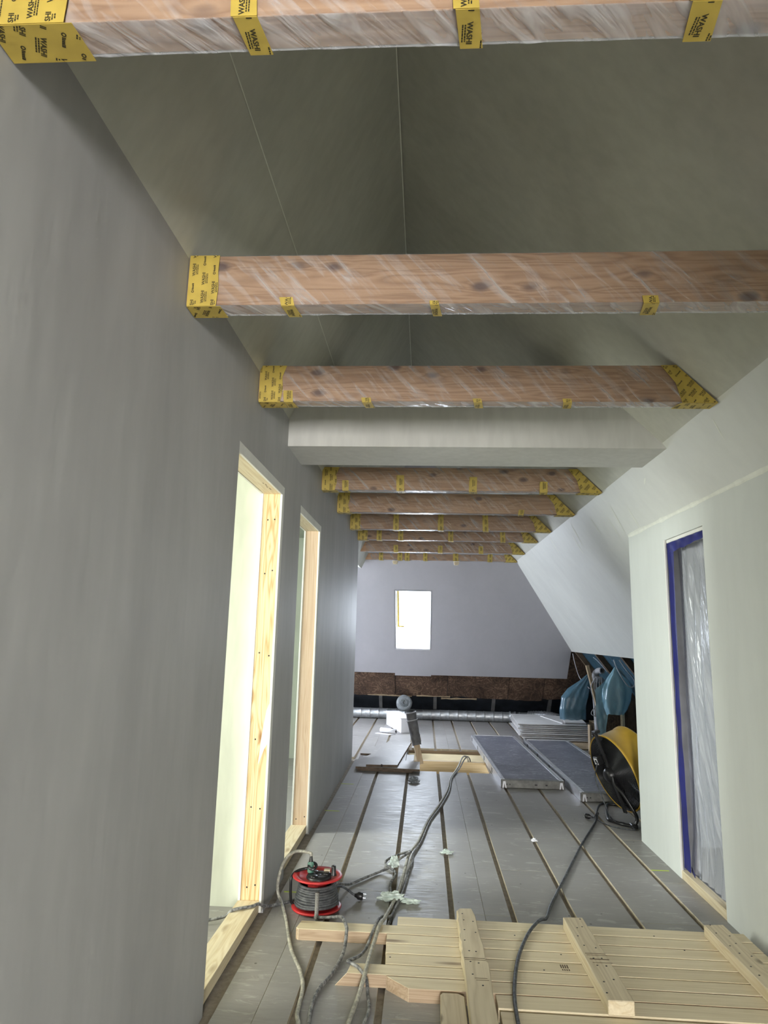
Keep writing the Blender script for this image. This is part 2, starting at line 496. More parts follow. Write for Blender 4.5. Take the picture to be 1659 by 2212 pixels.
for k in range(len(GRO) - 1):
    x0, x1 = GRO[k] + GW, GRO[k + 1] - GW
    segs = [(YB, ymax)]
    if x1 > HX0 and x0 < HX1:
        segs = [(YB, HY0), (HY1, ymax)]
    sub = [(x0, x1)]
    if k in (0, 3): sub = [(x0, x0 + .155), (x0 + .157, x1)]
    for (a, b) in segs:
        if x0 < HX0 < x1 and a < 0:
            for sx in sub: column(sx[0], sx[1], a, b, 1.1 + 0.7 * (k % 3))
            fboard(x0, HX0, HY0 + .001, HY1 - .001)
        else:
            for sx in sub: column(sx[0], sx[1], a, b, 1.1 + 0.7 * (k % 3))
column(GRO[-1] + GW, 1.60, YB, 5.25, 1.7)
for k in range(6):
    x0 = GRO[-1] + 0.3171 * k + GW
    column(x0, min(x0 + 0.287, 3.6), 5.252, ymax, 1.3 + .5 * (k % 2))
for k in range(1, 9):
    x1 = GRO[0] - 0.3171 * (k - 1) - GW
    column(x1 - 0.287, x1, 8.15, ymax, 1.0 + .6 * (k % 2))
# floors of the side rooms
s1 = MB().box((-3.6, 1.1, -0.021), (XLB, 8.05, 0.0)); struct(s1.build('floor_left_rooms', 'floor_board'), 'grey brown boarded floor of the rooms behind the left wall')
s2 = MB().box((XRB - .1, 1.5, -0.021), (3.5, 5.2, 0.0)); struct(s2.build('floor_right_room', 'floor_board'), 'grey floor of the room behind the plastic sheet')
# hatch lining : joists and infill in the opening
hj = MB((0.28, 8.2, -.1)); hj.box((HX0, 8.2, -0.26), (HX1 + .3, 8.27, -0.026))
o = hj.build('joist', 'joist_wood', floor); o.location = hj.o
hj = MB((0.28, 8.9, -.1)); hj.box((HX0 - .2, HY1 - .03, -0.26), (HX1 + .2, HY1 + .05, -0.0225))
o = hj.build('joist', 'joist_dark', floor); o.location = hj.o
hj = MB((0.28, 7.4, -.1)); hj.box((HX0 - .2, HY0 - .08, -0.26), (HX1 + .2, HY0 - .0, -0.0225))
o = hj.build('joist', 'joist_dark', floor); o.location = hj.o
hi = MB((0.28, 8.6, -.1)); hi.box((HX0 - .1, 8.271, -0.20), (HX1 + .1, 8.899, -0.055))
o = hi.build('insulation_slab', 'insulation', floor); o.location = hi.o
hi = MB((0.28, 7.8, -.2)); hi.box((HX0 - .1, HY0, -0.30), (HX1 + .1, 8.2, -0.24))
o = hi.build('insulation_slab', 'insulation', floor); o.location = hi.o
# chalk marks on the floor
for (x, y, L, wd) in ((1.50, 4.62, .11, .012), (1.47, 3.66, .10, .012), (-.72, 6.72, .12, .012), (-.73, 5.72, .12, .012), (-.70, 3.98, .12, .012), (-.98, 5.06, .08, .012)):
    m = MB((x, y, 0)).box((x - L / 2, y - wd / 2, 0.0002), (x + L / 2, y + wd / 2, 0.0014))
    o = m.build('chalk_mark', 'chalk_green', floor); o.location = m.o

# ------------------------------------------------------------------ structure : left wall with two doorways
D1 = (2.775, 3.735, 2.20); D2 = (4.245, 5.13, 2.20); WLE = 8.06
wl = MB()
WT = 2.72
for y0, y1, z0 in ((YB, D1[0], 0), (D1[0], D1[1], D1[2] + .045), (D1[1], D2[0], 0), (D2[0], D2[1], D2[2] + .045), (D2[1], WLE, 0)):
    wl.box((XLB, y0, z0 - (0.02 if z0 == 0 else 0)), (XL, y1, WT))
struct(wl.build('wall_left', 'plaster_left'), 'grey skimmed left wall with two rough doorways')
def doorway(n, D, studm, label):
    e = bpy.data.objects.new('door_%d' % n, None); COL.objects.link(e); struct(e, label)
    e.location = (XL, D[1], 0)
    base = e.location.copy()
    def part(nm, a, b, mt, bev=0.0015, ml=None):
        c = V(((a[0] + b[0]) / 2, (a[1] + b[1]) / 2, (a[2] + b[2]) / 2))
        m = MB(c).box(a, b)
        o = m.build(nm, mt, e, bev); o.location = c - base
        if ml: o['label'] = ml
        return o
    th = 0.05
    part('stud', (XLB + .0125, D[1] - th + .008, .052), (XL - .0125, D[1], D[2]), studm, ml='pale timber door stud')
    part('stud', (XLB + .0125, D[0], .052), (XL - .0125, D[0] + th - .02, D[2]), studm)
    part('header', (XLB + .0125, D[0], D[2]), (XL - .0125, D[1], D[2] + .045), 'sill_wood')
    part('sill', (XLB + .0, D[0], 0.0), (XL - .012, D[1], .052), 'sill_wood', ml='pale timber sill plate')
    # plasterboard edges either side of the stud
    part('board_edge', (XL - .0125, D[1] - th, .0), (XL, D[1], D[2] + .045), 'gypsum_edge')
    part('board_edge', (XLB, D[1] - th + .004, .0), (XLB + .0125, D[1], D[2] + .045), 'gypsum_edge')
    part('board_edge', (XL - .0125, D[0], D[2] - .006), (XL, D[1] - th, D[2] + .045), 'gypsum_edge')
    part('board_edge', (XLB, D[0], D[2] - .002), (XLB + .0125, D[1] - th, D[2] + .045), 'gypsum_edge')
    # screws in the stud face
    rnd = random.Random(n)
    for z in (.12, .5, .85, 1.3, 1.75, 2.05) if n == 1 else (.1,):
        for xx in (XL - .035, XLB + .04):
            c = V((xx + rnd.uniform(-.006, .006), D[1] - th + .008, z + rnd.uniform(-.01, .01)))
            m = MB(c); m.lathe([(0.0001, .001), (.004, .0008), (.0045, 0)], basis((1, 0, 0), (0, -1, 0), c), 8)
            o = m.build('screw', 'black_metal', e); o.location = c - base
    if n == 1:
        for k, (yy, L) in enumerate(((3.42, .02), (3.46, .03), (3.51, .025), (3.56, .035))):
            c = V((XL - .05 + .006 * (k % 2), yy, D[2] - .0004)); m = MB(c); m.box(c - V((.0015, L / 2, .0003)), c + V((.0015, L / 2, .0003)))
            o = m.build('pencil_mark', 'old_timber', e); o.location = c - base
        m = MB((XL - .03, D[1] - th + .006, .95))
        pts = [(XL - .013, .83), (XL - .03, .80), (XL - .058, .72), (XL - .05, .84), (XL - .04, .92), (XL - .028, 1.0), (XL - .013, 1.04)]
        m.prism([(x, D[1] - th + .0079, z) for x, z in pts], (0, -.0015, 0))
        o = m.build('filler_smear', 'filler', e); o.location = m.o - base
    return e
doorway(1, D1, 'stud_bright', 'nearer rough doorway in the left wall, framed in knotty pale timber')
doorway(2, D2, 'stud_pink', 'further rough doorway in the left wall, framed in pinkish timber')

# side rooms on the left (seen through the doorways)
def room_left(nm, y0, y1, zc, wy0, wy1, wz0, wz1, m):
    b = MB()
    X0 = -3.5
    b.box((X0 - .1, y0 - .1, -.02), (XLB, y0, zc + .1))
    b.box((X0 - .1, y1, -.02), (XLB, y1 + .1, zc + .1))
    b.box((X0 - .1, y0 - .1, zc), (XLB, y1 + .1, zc + .1))
    b.box((X0 - .1, y0, -.02), (X0, wy0, zc)); b.box((X0 - .1, wy1, -.02), (X0, y1, zc))
    b.box((X0 - .1, wy0, -.02), (X0, wy1, wz0)); b.box((X0 - .1, wy0, wz1), (X0, wy1, zc))
    struct(b.build(nm, m), 'plastered walls of the second room behind the left wall, shade put into their colour')
def win_frame(n, x, y0, y1, z0, z1, lab):
    e = bpy.data.objects.new('window_%d' % n, None); COL.objects.link(e); struct(e, lab); e.location = (x, (y0 + y1) / 2, z0)
    m = MB(e.location); t = .05
    m.box((x - .06, y0, z0), (x, y0 + t, z1)); m.box((x - .06, y1 - t, z0), (x, y1, z1)); m.box((x - .06, y0 + t, z0), (x, y1 - t, z0 + t)); m.box((x - .06, y0 + t, z1 - t), (x, y1 - t, z1))
    m.build('window_frame', 'window_white', e)
    g = MB(e.location); g.box((x - .035, y0 + t, z0 + t), (x - .03, y1 - t, z1 - t)); g.build('pane', 'pane_glass', e)
def room_first(y0, y1, zc, wx0, wx1, wz0, wz1):
    b = MB(); X0 = -3.5
    b.box((X0 - .1, y1, -.02), (XLB, y1 + .1, zc + .1)); b.box((X0 - .1, y0 - .1, zc), (XLB, y1 + .1, zc + .1)); b.box((X0 - .1, y0, -.02), (X0, 1.8, zc)); b.box((X0 - .1, 3.2, -.02), (X0, y1, zc)); b.box((X0 - .1, 1.8, -.02), (X0, 3.2, .7)); b.box((X0 - .1, 1.8, 2.1), (X0, 3.2, zc))
    b.box((X0 - .1, y0 - .1, -.02), (wx0, y0, zc)); b.box((wx1, y0 - .1, -.02), (XLB, y0, zc)); b.box((wx0, y0 - .1, -.02), (wx1, y0, wz0)); b.box((wx0, y0 - .1, wz1), (wx1, y0, zc))
    struct(b.build('wall_first_room', 'plaster_room'), 'pale plastered walls of the room behind the nearer doorway')
room_first(1.3, 3.74, 2.55, -1.85, -.97, .85, 2.2)
room_left('wall_second_room', 3.95, 7.93, 2.55, 4.05, 4.95, 1.2, 2.4, 'plaster_room_shaded')
win_frame(3, -3.5, 4.05, 4.95, 1.2, 2.4, 'window of the second left room')

# ------------------------------------------------------------------ structure : right wall with doorway
D3 = (3.87, 4.50, 2.08); WRE = 5.25
wr = MB()
WRT = KZ - (XR - KX) * TL + .03
for y0, y1, z0 in ((YB, D3[0], 0), (D3[0], D3[1], D3[2]), (D3[1], WRE, 0)):
    wr.box((XR, y0, z0 - (.02 if z0 == 0 else 0)), (XRB, y1, WRT))
struct(wr.build('wall_right', 'plaster_right'), 'pale right wall with a sheeted doorway')
e3 = bpy.data.objects.new('door_3', None); COL.objects.link(e3); struct(e3, 'doorway in the right wall with timber jamb and sill'); e3.location = (XR, D3[1], 0)
def d3part(nm, a, b, mt):
    c = V(((a[0] + b[0]) / 2, (a[1] + b[1]) / 2, (a[2] + b[2]) / 2))
    m = MB(c).box(a, b); o = m.build(nm, mt, e3, .0015); o.location = c - e3.location
d3part('stud', (XR + .014, D3[1] - .012, .0), (XRB - .014, D3[1], D3[2]), 'batten_grey')
d3part('stud', (XR + .014, D3[0], .0), (XRB - .014, D3[0] + .03, D3[2]), 'lath_wood')
d3part('header', (XR + .014, D3[0] + .03, D3[2] - .02), (XRB - .014, D3[1] - .012, D3[2]), 'gypsum_edge')
d3part('sill', (XR + .002, D3[0], .0), (XR + .05, D3[1], .05), 'sill_wood')
d3part('board_edge', (XR, D3[1] - .014, .0), (XR + .0125, D3[1], D3[2]), 'gypsum_edge')
# room behind the sheet
rr = MB()
rr.box((XRB - .05, 1.4, -.02), (3.6, 1.5, 2.3)); rr.box((XRB - .02, 5.15, -.02), (3.6, 5.249, 2.2))
struct(rr.build('wall_right_room', 'plaster_right'), 'end walls of the room behind the plastic sheet')

# ------------------------------------------------------------------ structure : roof slopes
def slab(name, pts, y0, y1, thick, m, lab):
    # pts: polyline (x,z) of the room side; thickness outwards (up)
    out = []
    n = len(pts)
    nor = []
    for i in range(n - 1):
        dx, dz = pts[i + 1][0] - pts[i][0], pts[i + 1][1] - pts[i][1]
        L = math.hypot(dx, dz); nx, nz = -dz / L, dx / L
        if nz < 0: nx, nz = -nx, -nz
        nor.append((nx, nz))
    for i, p in enumerate(pts):
        a = nor[max(i - 1, 0)]; b = nor[min(i, n - 2)]
        out.append((p[0] + (a[0] + b[0]) / 2 * thick, p[1] + (a[1] + b[1]) / 2 * thick))
    b = MB()
    poly = list(pts) + out[::-1]
    b.prism([(x, y0, z) for x, z in poly], (0, y1 - y0, 0))
    return struct(b.build(name, m), lab)
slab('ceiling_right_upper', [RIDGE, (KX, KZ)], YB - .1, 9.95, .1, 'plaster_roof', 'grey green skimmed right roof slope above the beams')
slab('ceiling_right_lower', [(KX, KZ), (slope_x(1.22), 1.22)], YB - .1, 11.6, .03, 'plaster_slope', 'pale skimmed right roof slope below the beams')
b = MB()   # outer skin behind the lower slope, carries the barrier film
o0 = .10
b.prism([(KX, YB - .1, KZ + .16), (3.55, YB - .1, KZ + .16 - (3.55 - KX) * TL), (3.65, YB - .1, KZ + .26 - (3.55 - KX) * TL), (KX, YB - .1, KZ + .30)], (0, 17.2, 0))
struct(b.build('wall_eaves', 'blue_barrier'), 'dark blue barrier film behind the unlined right eaves')
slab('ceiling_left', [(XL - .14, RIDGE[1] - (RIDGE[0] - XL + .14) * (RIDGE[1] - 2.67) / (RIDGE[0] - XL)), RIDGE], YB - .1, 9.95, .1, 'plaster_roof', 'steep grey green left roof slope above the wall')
b = MB(); b.box((-3.6, 7.9, 2.67), (XL + .02, 12.4, 2.77)); struct(b.build('ceiling_dormer', 'plaster_slope'), 'flat ceiling of the dormer beyond the left wall')
# thin seams of joint filler on the ceiling
def seam(x0, z0, x1, z1, y0, y1, wd, nrm, nm='trim_1'):
    m = MB(((x0 + x1) / 2, (y0 + y1) / 2, (z0 + z1) / 2))
    n = 60
    def fn(u, v):
        y = y0 + (y1 - y0) * u
        k = wd * (0.6 + 0.8 * noise.noise(V((y * 3.1, 0, 7))) ** 2)
        p = V((x0, y, z0)) + V((x1 - x0, 0, z1 - z0)).normalized() * k * (v - .5) + V(nrm) * (.002 + .0015 * math.sin(PI * v))
        return p
    m.grid(fn, n, 2)
    return struct(m.build(nm, 'filler'), 'thin pale line of joint filler on the ceiling')
ls = (RIDGE[1] - 2.67) / (RIDGE[0] - XL)
lx = -0.60; lz = RIDGE[1] - (RIDGE[0] - lx) * ls
ln = V((ls, 0, -1)).normalized()
seam(lx, lz, lx + 1, lz + ls, 0.6, 9, .008, ln, 'trim_2')
seam(RIDGE[0] - .004, RIDGE[1] - .006, RIDGE[0] + .996, RIDGE[1] - .006, 0.6, 8.6, .014, (0, 0, -1), 'trim_3')
rn = V((-TL, 0, -1)).normalized()
# ragged plaster line where the right wall meets the slope
m = MB((XR, 2, WRT))
def fn(u, v):
    y = 0.3 + (WRE - .3) * u
    zt = KZ - (XR - KX) * TL
    k = .012 + .012 * noise.noise(V((y * 2.3, 1, 3))) + (.01 * max(0, noise.noise(V((y * 9, 4, 3)))))
    a = v - .5
    if a < 0: return V((XR - .0015, y, zt + 2 * a * k))
    q = V((XR - 2 * a * k * .6, y, zt + 2 * a * k * .6 * TL)) + rn * .0015
    return q
m.grid(fn, 120, 4)
struct(m.build('trim_4', 'filler'), 'ragged pale filler line between right wall and slope')
# smears of filler around beam ends on the right slope
def smear(yc, zc, L, wd, ang, seed):
    rnd = random.Random(seed)
    x = slope_x(zc)
    d = V((1, 0, -TL)).normalized(); dy = V((0, 1, 0))
    a = d * math.cos(ang) + dy * math.sin(ang); b2 = -d * math.sin(ang) + dy * math.cos(ang)
    c = V((x, yc, zc)) + rn * .0012
    m = MB(c); n = 10
    up, lo = [], []
    for i in range(n + 1):
        t = i / n; wv = wd * math.sin(PI * t) ** .7 * (0.6 + .6 * rnd.random())
        up.append(c + a * L * (t - .5) + b2 * wv); lo.append(c + a * L * (t - .5) - b2 * wv * .7)
    m.add(up + lo, [(i, i + 1, n + 2 + i, n + 1 + i) for i in range(n)])
    struct(m.build('trim_5', 'filler'), 'thin smear of pale filler on the right slope')
for a in ((5.2, 2.34, .30, .012, .5, 1), (5.4, 2.30, .28, .010, .35, 2), (3.2, 2.44, .14, .006, .4, 3), (5.75, 2.38, .2, .012, .3, 4), (6.4, 2.4, .3, .02, .6, 5), (6.6, 2.33, .26, .02, .5, 6), (7.4, 2.42, .3, .02, .5, 7), (4.3, 2.44, .1, .008, 1.2, 8), (4.9, 2.30, .25, .012, .4, 9)):
    smear(*a)

# ------------------------------------------------------------------ structure : hip end with roof window
hd = V((0, 1, -HT)).normalized()     # down the slope
hn = V((0, -HT, -1)).normalized()    # into the room
hO = V((0, HY, HZ))
def hp(x, z, off=0.0):
    return V((x, hip_y(z), z)) + hn * off
WX0, WX1, WZ0, WZ1 = -0.455, 0.095, 1.20, 2.085
he = bpy.data.objects.new('wall_end', None); COL.objects.link(he); struct(he, 'grey skimmed hip slope closing the far end of the attic'); he.location = (0, hip_y(.8), .8)
hl = MB(he.location)
def hquad(x0, x1, z0, z1, t=.03, off=0.0, mb=None):
    mb = mb or hl
    mb.prism([hp(x0, z0, off), hp(x1, z0, off), hp(x1, z1, off), hp(x0, z1, off)], hn * -t)
ZT = 4.3
for (x0, x1, z0, z1) in ((-3.6, WX0, .795, ZT), (WX1, 2.345, .775, 1.24), (WX1, 3.2, 1.2401, ZT), (WX0, WX1, WZ1, ZT), (WX0, WX1, .775, WZ0)):
    hquad(x0, x1, z0, z1)
o = hl.build('lining', 'plaster_end', he)
# patch of lining hanging slightly lower in the middle
m = MB(he.location); hquad(-.48, .12, .755, .80, .02, 0.001, m); m.build('lining', 'plaster_end', he)
# OSB boards showing under the lining
edges = [-3.5, -1.95, -1.2, -.48, .4, 1.42, 2.0, 2.75]
for i, (a, c) in enumerate(zip(edges, edges[1:])):
    rnd = random.Random(40 + i)
    n = 8
    zb = [.385 + rnd.uniform(-.02, .02) - (.02 if i == 5 else 0) for _ in range(n + 1)]
    top = 1.30 if i >= 6 else .95
    poly = [hp(a + .004 + (c - a - .008) * k / n, zb[k], -.034 - .004 * (i % 2)) for k in range(n + 1)] + [hp(c - .004, top, -.034 - .004 * (i % 2)), hp(a + .004, top, -.034 - .004 * (i % 2))]
    cc = hp((a + c) / 2, .6)
    m = MB(cc); m.prism(poly, hn * -.02); o = m.build('osb_panel', 'osb_dark', he); o.location = cc - he.location
# pale broken edge of one strip and batten row
for (x0, x1, z) in ((-.95, -.2, .375), (-.12, .45, .385), (.3, .9, .352)):
    m = MB(he.location)
    rnd = random.Random(int(x0 * 100))
    n = 7
    up = [hp(x0 + (x1 - x0) * k / n, z + rnd.uniform(-.006, .02), -.03) for k in range(n + 1)]
    lo = [hp(x0 + (x1 - x0) * k / n, z - rnd.uniform(0.0, .014), -.03) for k in range(n + 1)]
    m.prism(up + lo[::-1], hn * -.02)
    m.build('splintered_strip', 'lath_wood', he)
for xx in (-1.68, -.74, .2, 1.2, 2.15):
    cc = hp(xx, .3)
    m = MB(cc); m.prism([hp(xx - .028, .02, -.10), hp(xx + .028, .02, -.10), hp(xx + .028, .9, -.10), hp(xx - .028, .9, -.10)], hn * -.05)
    o = m.build('batten', 'batten_grey', he); o.location = cc - he.location
m = MB(he.location)
for (x0, x1, z0, z1) in ((-3.6, WX0 - .06, -.3, ZT), (WX1 + .06, 3.6, -.3, ZT), (WX0 - .06, WX1 + .06, WZ1 + .06, ZT), (WX0 - .06, WX1 + .06, -.3, WZ0 - .06)):
    hquad(x0, x1, z0, z1, .05, -.155, m)
m.build('membrane', 'membrane_black', he)
# roof window : reveal, frame, sash with tape, pane
we = bpy.data.objects.new('window_1', None); COL.objects.link(we); struct(we, 'small bright roof window in the far hip slope'); we.location = hp((WX0 + WX1) / 2, WZ0)
m = MB(we.location)
t = .02
hquad(WX0 - t, WX0, WZ0 - .02, WZ1 + .02, .17, -.0, m); hquad(WX1, WX1 + t, WZ0 - .02, WZ1 + .02, .17, -.0, m)
hquad(WX0, WX1, WZ1, WZ1 + .02, .17, -.0, m); hquad(WX0, WX1, WZ0 - .02, WZ0, .17, -.0, m)
m.build('reveal', 'window_white', we)
m = MB(we.location)
fw = .028
hquad(WX0, WX0 + fw, WZ0, WZ1, .04, -.12, m); hquad(WX1 - fw * .6, WX1, WZ0, WZ1, .04, -.12, m)
hquad(WX0 + fw, WX1 - fw * .6, WZ1 - .045, WZ1, .04, -.12, m); hquad(WX0 + fw, WX1 - fw * .6, WZ0, WZ0 + .02, .04, -.12, m)
m.build('window_frame', 'window_white', we)
m = MB(we.location)
hquad(WX0 + .026, WX0 + .052, 1.47, WZ1 - .03, .001, -.117, m); hquad(WX0 + .052, WX1 - .02, WZ1 - .05, WZ1 - .032, .001, -.117, m); hquad(WX0 + .052, WX0 + .13, 1.47, 1.49, .001, -.117, m)
m.build('tape', 'tape_yellow', we)
m = MB(we.location); hquad(WX0 + .02, WX1 - .01, WZ0 + .01, WZ1 - .02, .004, -.14, m); m.build('pane', 'pane_glass', we)

# dormer wall beyond the left wall with its window, partition behind the left wall end
b = MB()
b.box((-3.6, 8.0, -.02), (XLB, 8.055, 2.7))
b.box((-3.6, 8.0, -.02), (-3.5, 9.4, 2.7)); b.box((-3.6, 11.2, -.02), (-3.5, 12.6, 2.7)); b.box((-3.6, 9.4, -.02), (-3.5, 11.2, .75)); b.box((-3.6, 9.4, 2.25), (-3.5, 11.2, 2.7))
struct(b.build('wall_dormer', 'plaster_slope'), 'pale dormer walls beyond the end of the left wall')
win_frame(4, -3.5, 9.4, 11.2, .75, 2.25, 'dormer window beyond the left wall')
# back wall of the attic behind the viewer, then two added light blockers
b = MB()
BX0, BX1, BZ0, BZ1 = -0.1, 0.95, .75, 1.97
b.box((-1.0, YB - .1, -.02), (BX0, YB, 4.2)); b.box((BX1, YB - .1, -.02), (1.75, YB, 4.2)); b.box((BX0, YB - .1, -.02), (BX1, YB, BZ0)); b.box((BX0, YB - .1, BZ1), (BX1, YB, 4.2))
struct(b.build('wall_back', 'plaster_left'), 'grey back wall behind the viewer')
b = MB(); b.box((0.40, -1.7, 1.5), (XR, -1.45, 4.0)); struct(b.build('wall_light_block', 'plaster_right'), 'unseen block added behind the viewer to shade the beams on the right')  # added out of view to block back-window light on the beams' right part

b = MB(); b.box((-.95, YB - .05, 2.515), (1.36, .60, 2.70)); struct(b.build('ceiling_light_block', 'plaster_roof'), 'unseen flat slab added behind the viewer to keep light off the ceiling')  # out-of-view slab, added to stop back-window light reaching the near ceiling

# ------------------------------------------------------------------ boxed-in beam (plasterboard casing)
bc = MB()
def casing(y0, y1, zb, zt):
    xr = KX + (KZ - zb) / TL + .02
    poly = [(XL - .02, zb), (xr, zb), (KX, KZ), (KX - (zt - KZ) / TU, zt), (XL - .02, zt)]
    bc.prism([(x, y0, z) for x, z in poly], (0, y1 - y0, 0))
casing(3.755, 4.195, 2.503, 2.86)
struct(bc.build('trim_6', 'plaster_casing'), 'wide plasterboard-boxed beam crossing the attic')

# ------------------------------------------------------------------ exposed beams with film and printed tape
def text_mesh(s, size):
    c = bpy.data.curves.new('t', 'FONT'); c.body = s; c.size = size; c.align_x = 'CENTER'; c.align_y = 'CENTER'
    c.resolution_u = 2; c.offset = size * .025
    o = bpy.data.objects.new('t', c); COL.objects.link(o)
    bpy.context.view_layer.update()
    dg = bpy.context.evaluated_depsgraph_get()
    me = bpy.data.meshes.new_from_object(o.evaluated_get(dg))
    vs = [v.co.copy() for v in me.vertices]; fs = [tuple(p.vertices) for p in me.polygons]
    bpy.data.objects.remove(o, do_unlink=True); bpy.data.meshes.remove(me)
    return vs, fs
WASHI = text_mesh('WASHI', 1.0)
def glyphs():
    # small print: lines of tiny bars, and the round logo with its wordmark bar
    v, f = [], []
    def q(x0, y0, x1, y1):
        n = len(v); v.extend([V((x0, y0, 0)), V((x1, y0, 0)), V((x1, y1, 0)), V((x0, y1, 0))]); f.append((n, n + 1, n + 2, n + 3))
    r = random.Random(3)
    for k in range(2):
        x = -1.2
        while x < 1.2:
            L = r.uniform(.15, .5); q(x, -.62 - k * .32, min(x + L, 1.25), -.44 - k * .32); x += L + .08
    return v, f
SMALL = glyphs()
def logo():
    v, f = [], []
    for k in range(14):
        a = 2 * PI * k / 14
        v.append(V((-.95 + .32 * math.cos(a), .32 * math.sin(a), 0))); v.append(V((-.95 + .17 * math.cos(a), .17 * math.sin(a), 0)))
    for k in range(14):
        j = (k + 1) % 14; f.append((2 * k, 2 * j, 2 * j + 1, 2 * k + 1))
    x = -.5
    r = random.Random(5)
    while x < 1.1:
        L = r.uniform(.12, .26); n = len(v); h = r.choice((.2, .3))
        v.extend([V((x, -.2, 0)), V((x + L, -.2, 0)), V((x + L, h - .05, 0)), V((x, h - .05, 0))]); f.append((n, n + 1, n + 2, n + 3)); x += L + .06
    return v, f
LOGO = logo()
def inpoly(p, poly):
    c = False; n = len(poly)
    for i in range(n):
        a, b = poly[i], poly[i - 1]
        if (a[1] > p[1]) != (b[1] > p[1]) and p[0] < (b[0] - a[0]) * (p[1] - a[1]) / (b[1] - a[1]) + a[0]: c = not c
    return c
def tape_patch(mb, pb, poly, O, U, W, Nn, size, ang, seed, thick=.0012, gap=1.0, flip=1):
    """poly: 2-D outline (u,w) of a tape piece lying on plane O,U,W with normal Nn; prints go to pb."""
    O, U, W, Nn = V(O), V(U), V(W), V(Nn)
    P = [O + U * a + W * b + Nn * thick for a, b in poly]
    mb.prism(P, Nn * -thick)
    us = [a for a, _ in poly]; ws = [b for _, b in poly]
    ca, sa = math.cos(ang), math.sin(ang)
    cu, cw = (min(us) + max(us)) / 2, (min(ws) + max(ws)) / 2
    R = math.hypot(max(us) - min(us), max(ws) - min(ws)) / 2 + size
    stepx, stepy = size * 3.7 * gap, size * 1.95 * gap
    r = random.Random(seed)
    j0 = int(R / stepy) + 1; i0 = int(R / stepx) + 1
    for j in range(-j0, j0 + 1):
        for i in range(-i0, i0 + 1):
            gx = i * stepx + (stepx / 2 if j % 2 else 0) + size * .4; gy = j * stepy
            kind = (i + 2 * j) % 3
            for (vs, fs) in ((WASHI, SMALL) if kind != 1 else (LOGO,)):
                for face in fs:
                    pts = []
                    ok = True
                    for k in face:
                        x = gx + vs[k].x * size * .82; y = (gy + vs[k].y * size * .82) * flip
                        u = cu + x * ca - y * sa; w2 = cw + x * sa + y * ca
                        if not inpoly((u, w2), poly): ok = False; break
                        pts.append(O + U * u + W * w2 + Nn * (thick + .0005))
                    if ok: pb.add(pts, [tuple(range(len(pts)))])
ORD = ['nearest', 'second', 'third', 'fourth', 'fifth', 'sixth', 'seventh', 'eighth', 'last']
#        y     zb     left x    mid bands (x, width, onFront(0..1 height), wrap)
BEAMS = [(1.000, 2.512, XL - .03, [(-.335, .044, 1), (.062, .042, 1), (.472, .05, 1)]),
         (2.045, 2.503, XL - .03, [(-.47, .045, .12), (.02, .03, .03), (.72, .05, .1)]),
         (3.035, 2.522, XL - .03, [(-.67, .045, .28), (-.29, .045, .08), (.24, .04, .06), (.66, .04, .06)]),
         (5.060, 2.530, XL - .03, [(-.63, .05, .4), (-.20, .06, .65), (.36, .06, .6), (.90, .06, .42)]),
         (6.000, 2.526, XL - .03, [(.86, .05, .2)]),
         (7.080, 2.540, XL - .03, [(-.32, .06, .95), (.16, .06, .95), (.64, .06, .95)]),
         (7.920, 2.545, XL - .03, [(-.56, .06, 1), (-.3, .06, 1), (.30, .06, 1), (.92, .06, 1)]),
         (9.000, 2.535, -1.5, [(-.4, .06, .5), (.2, .06, .5), (.75, .06, .5)]),
         (9.850, 2.520, -1.5, [(-.66, .06, .9), (-.38, .07, .9), (-.27, .07, .9), (.0, .06, .8), (.45, .08, 1), (.95, .07, .8)])]
BH, BD = 0.18, 0.07
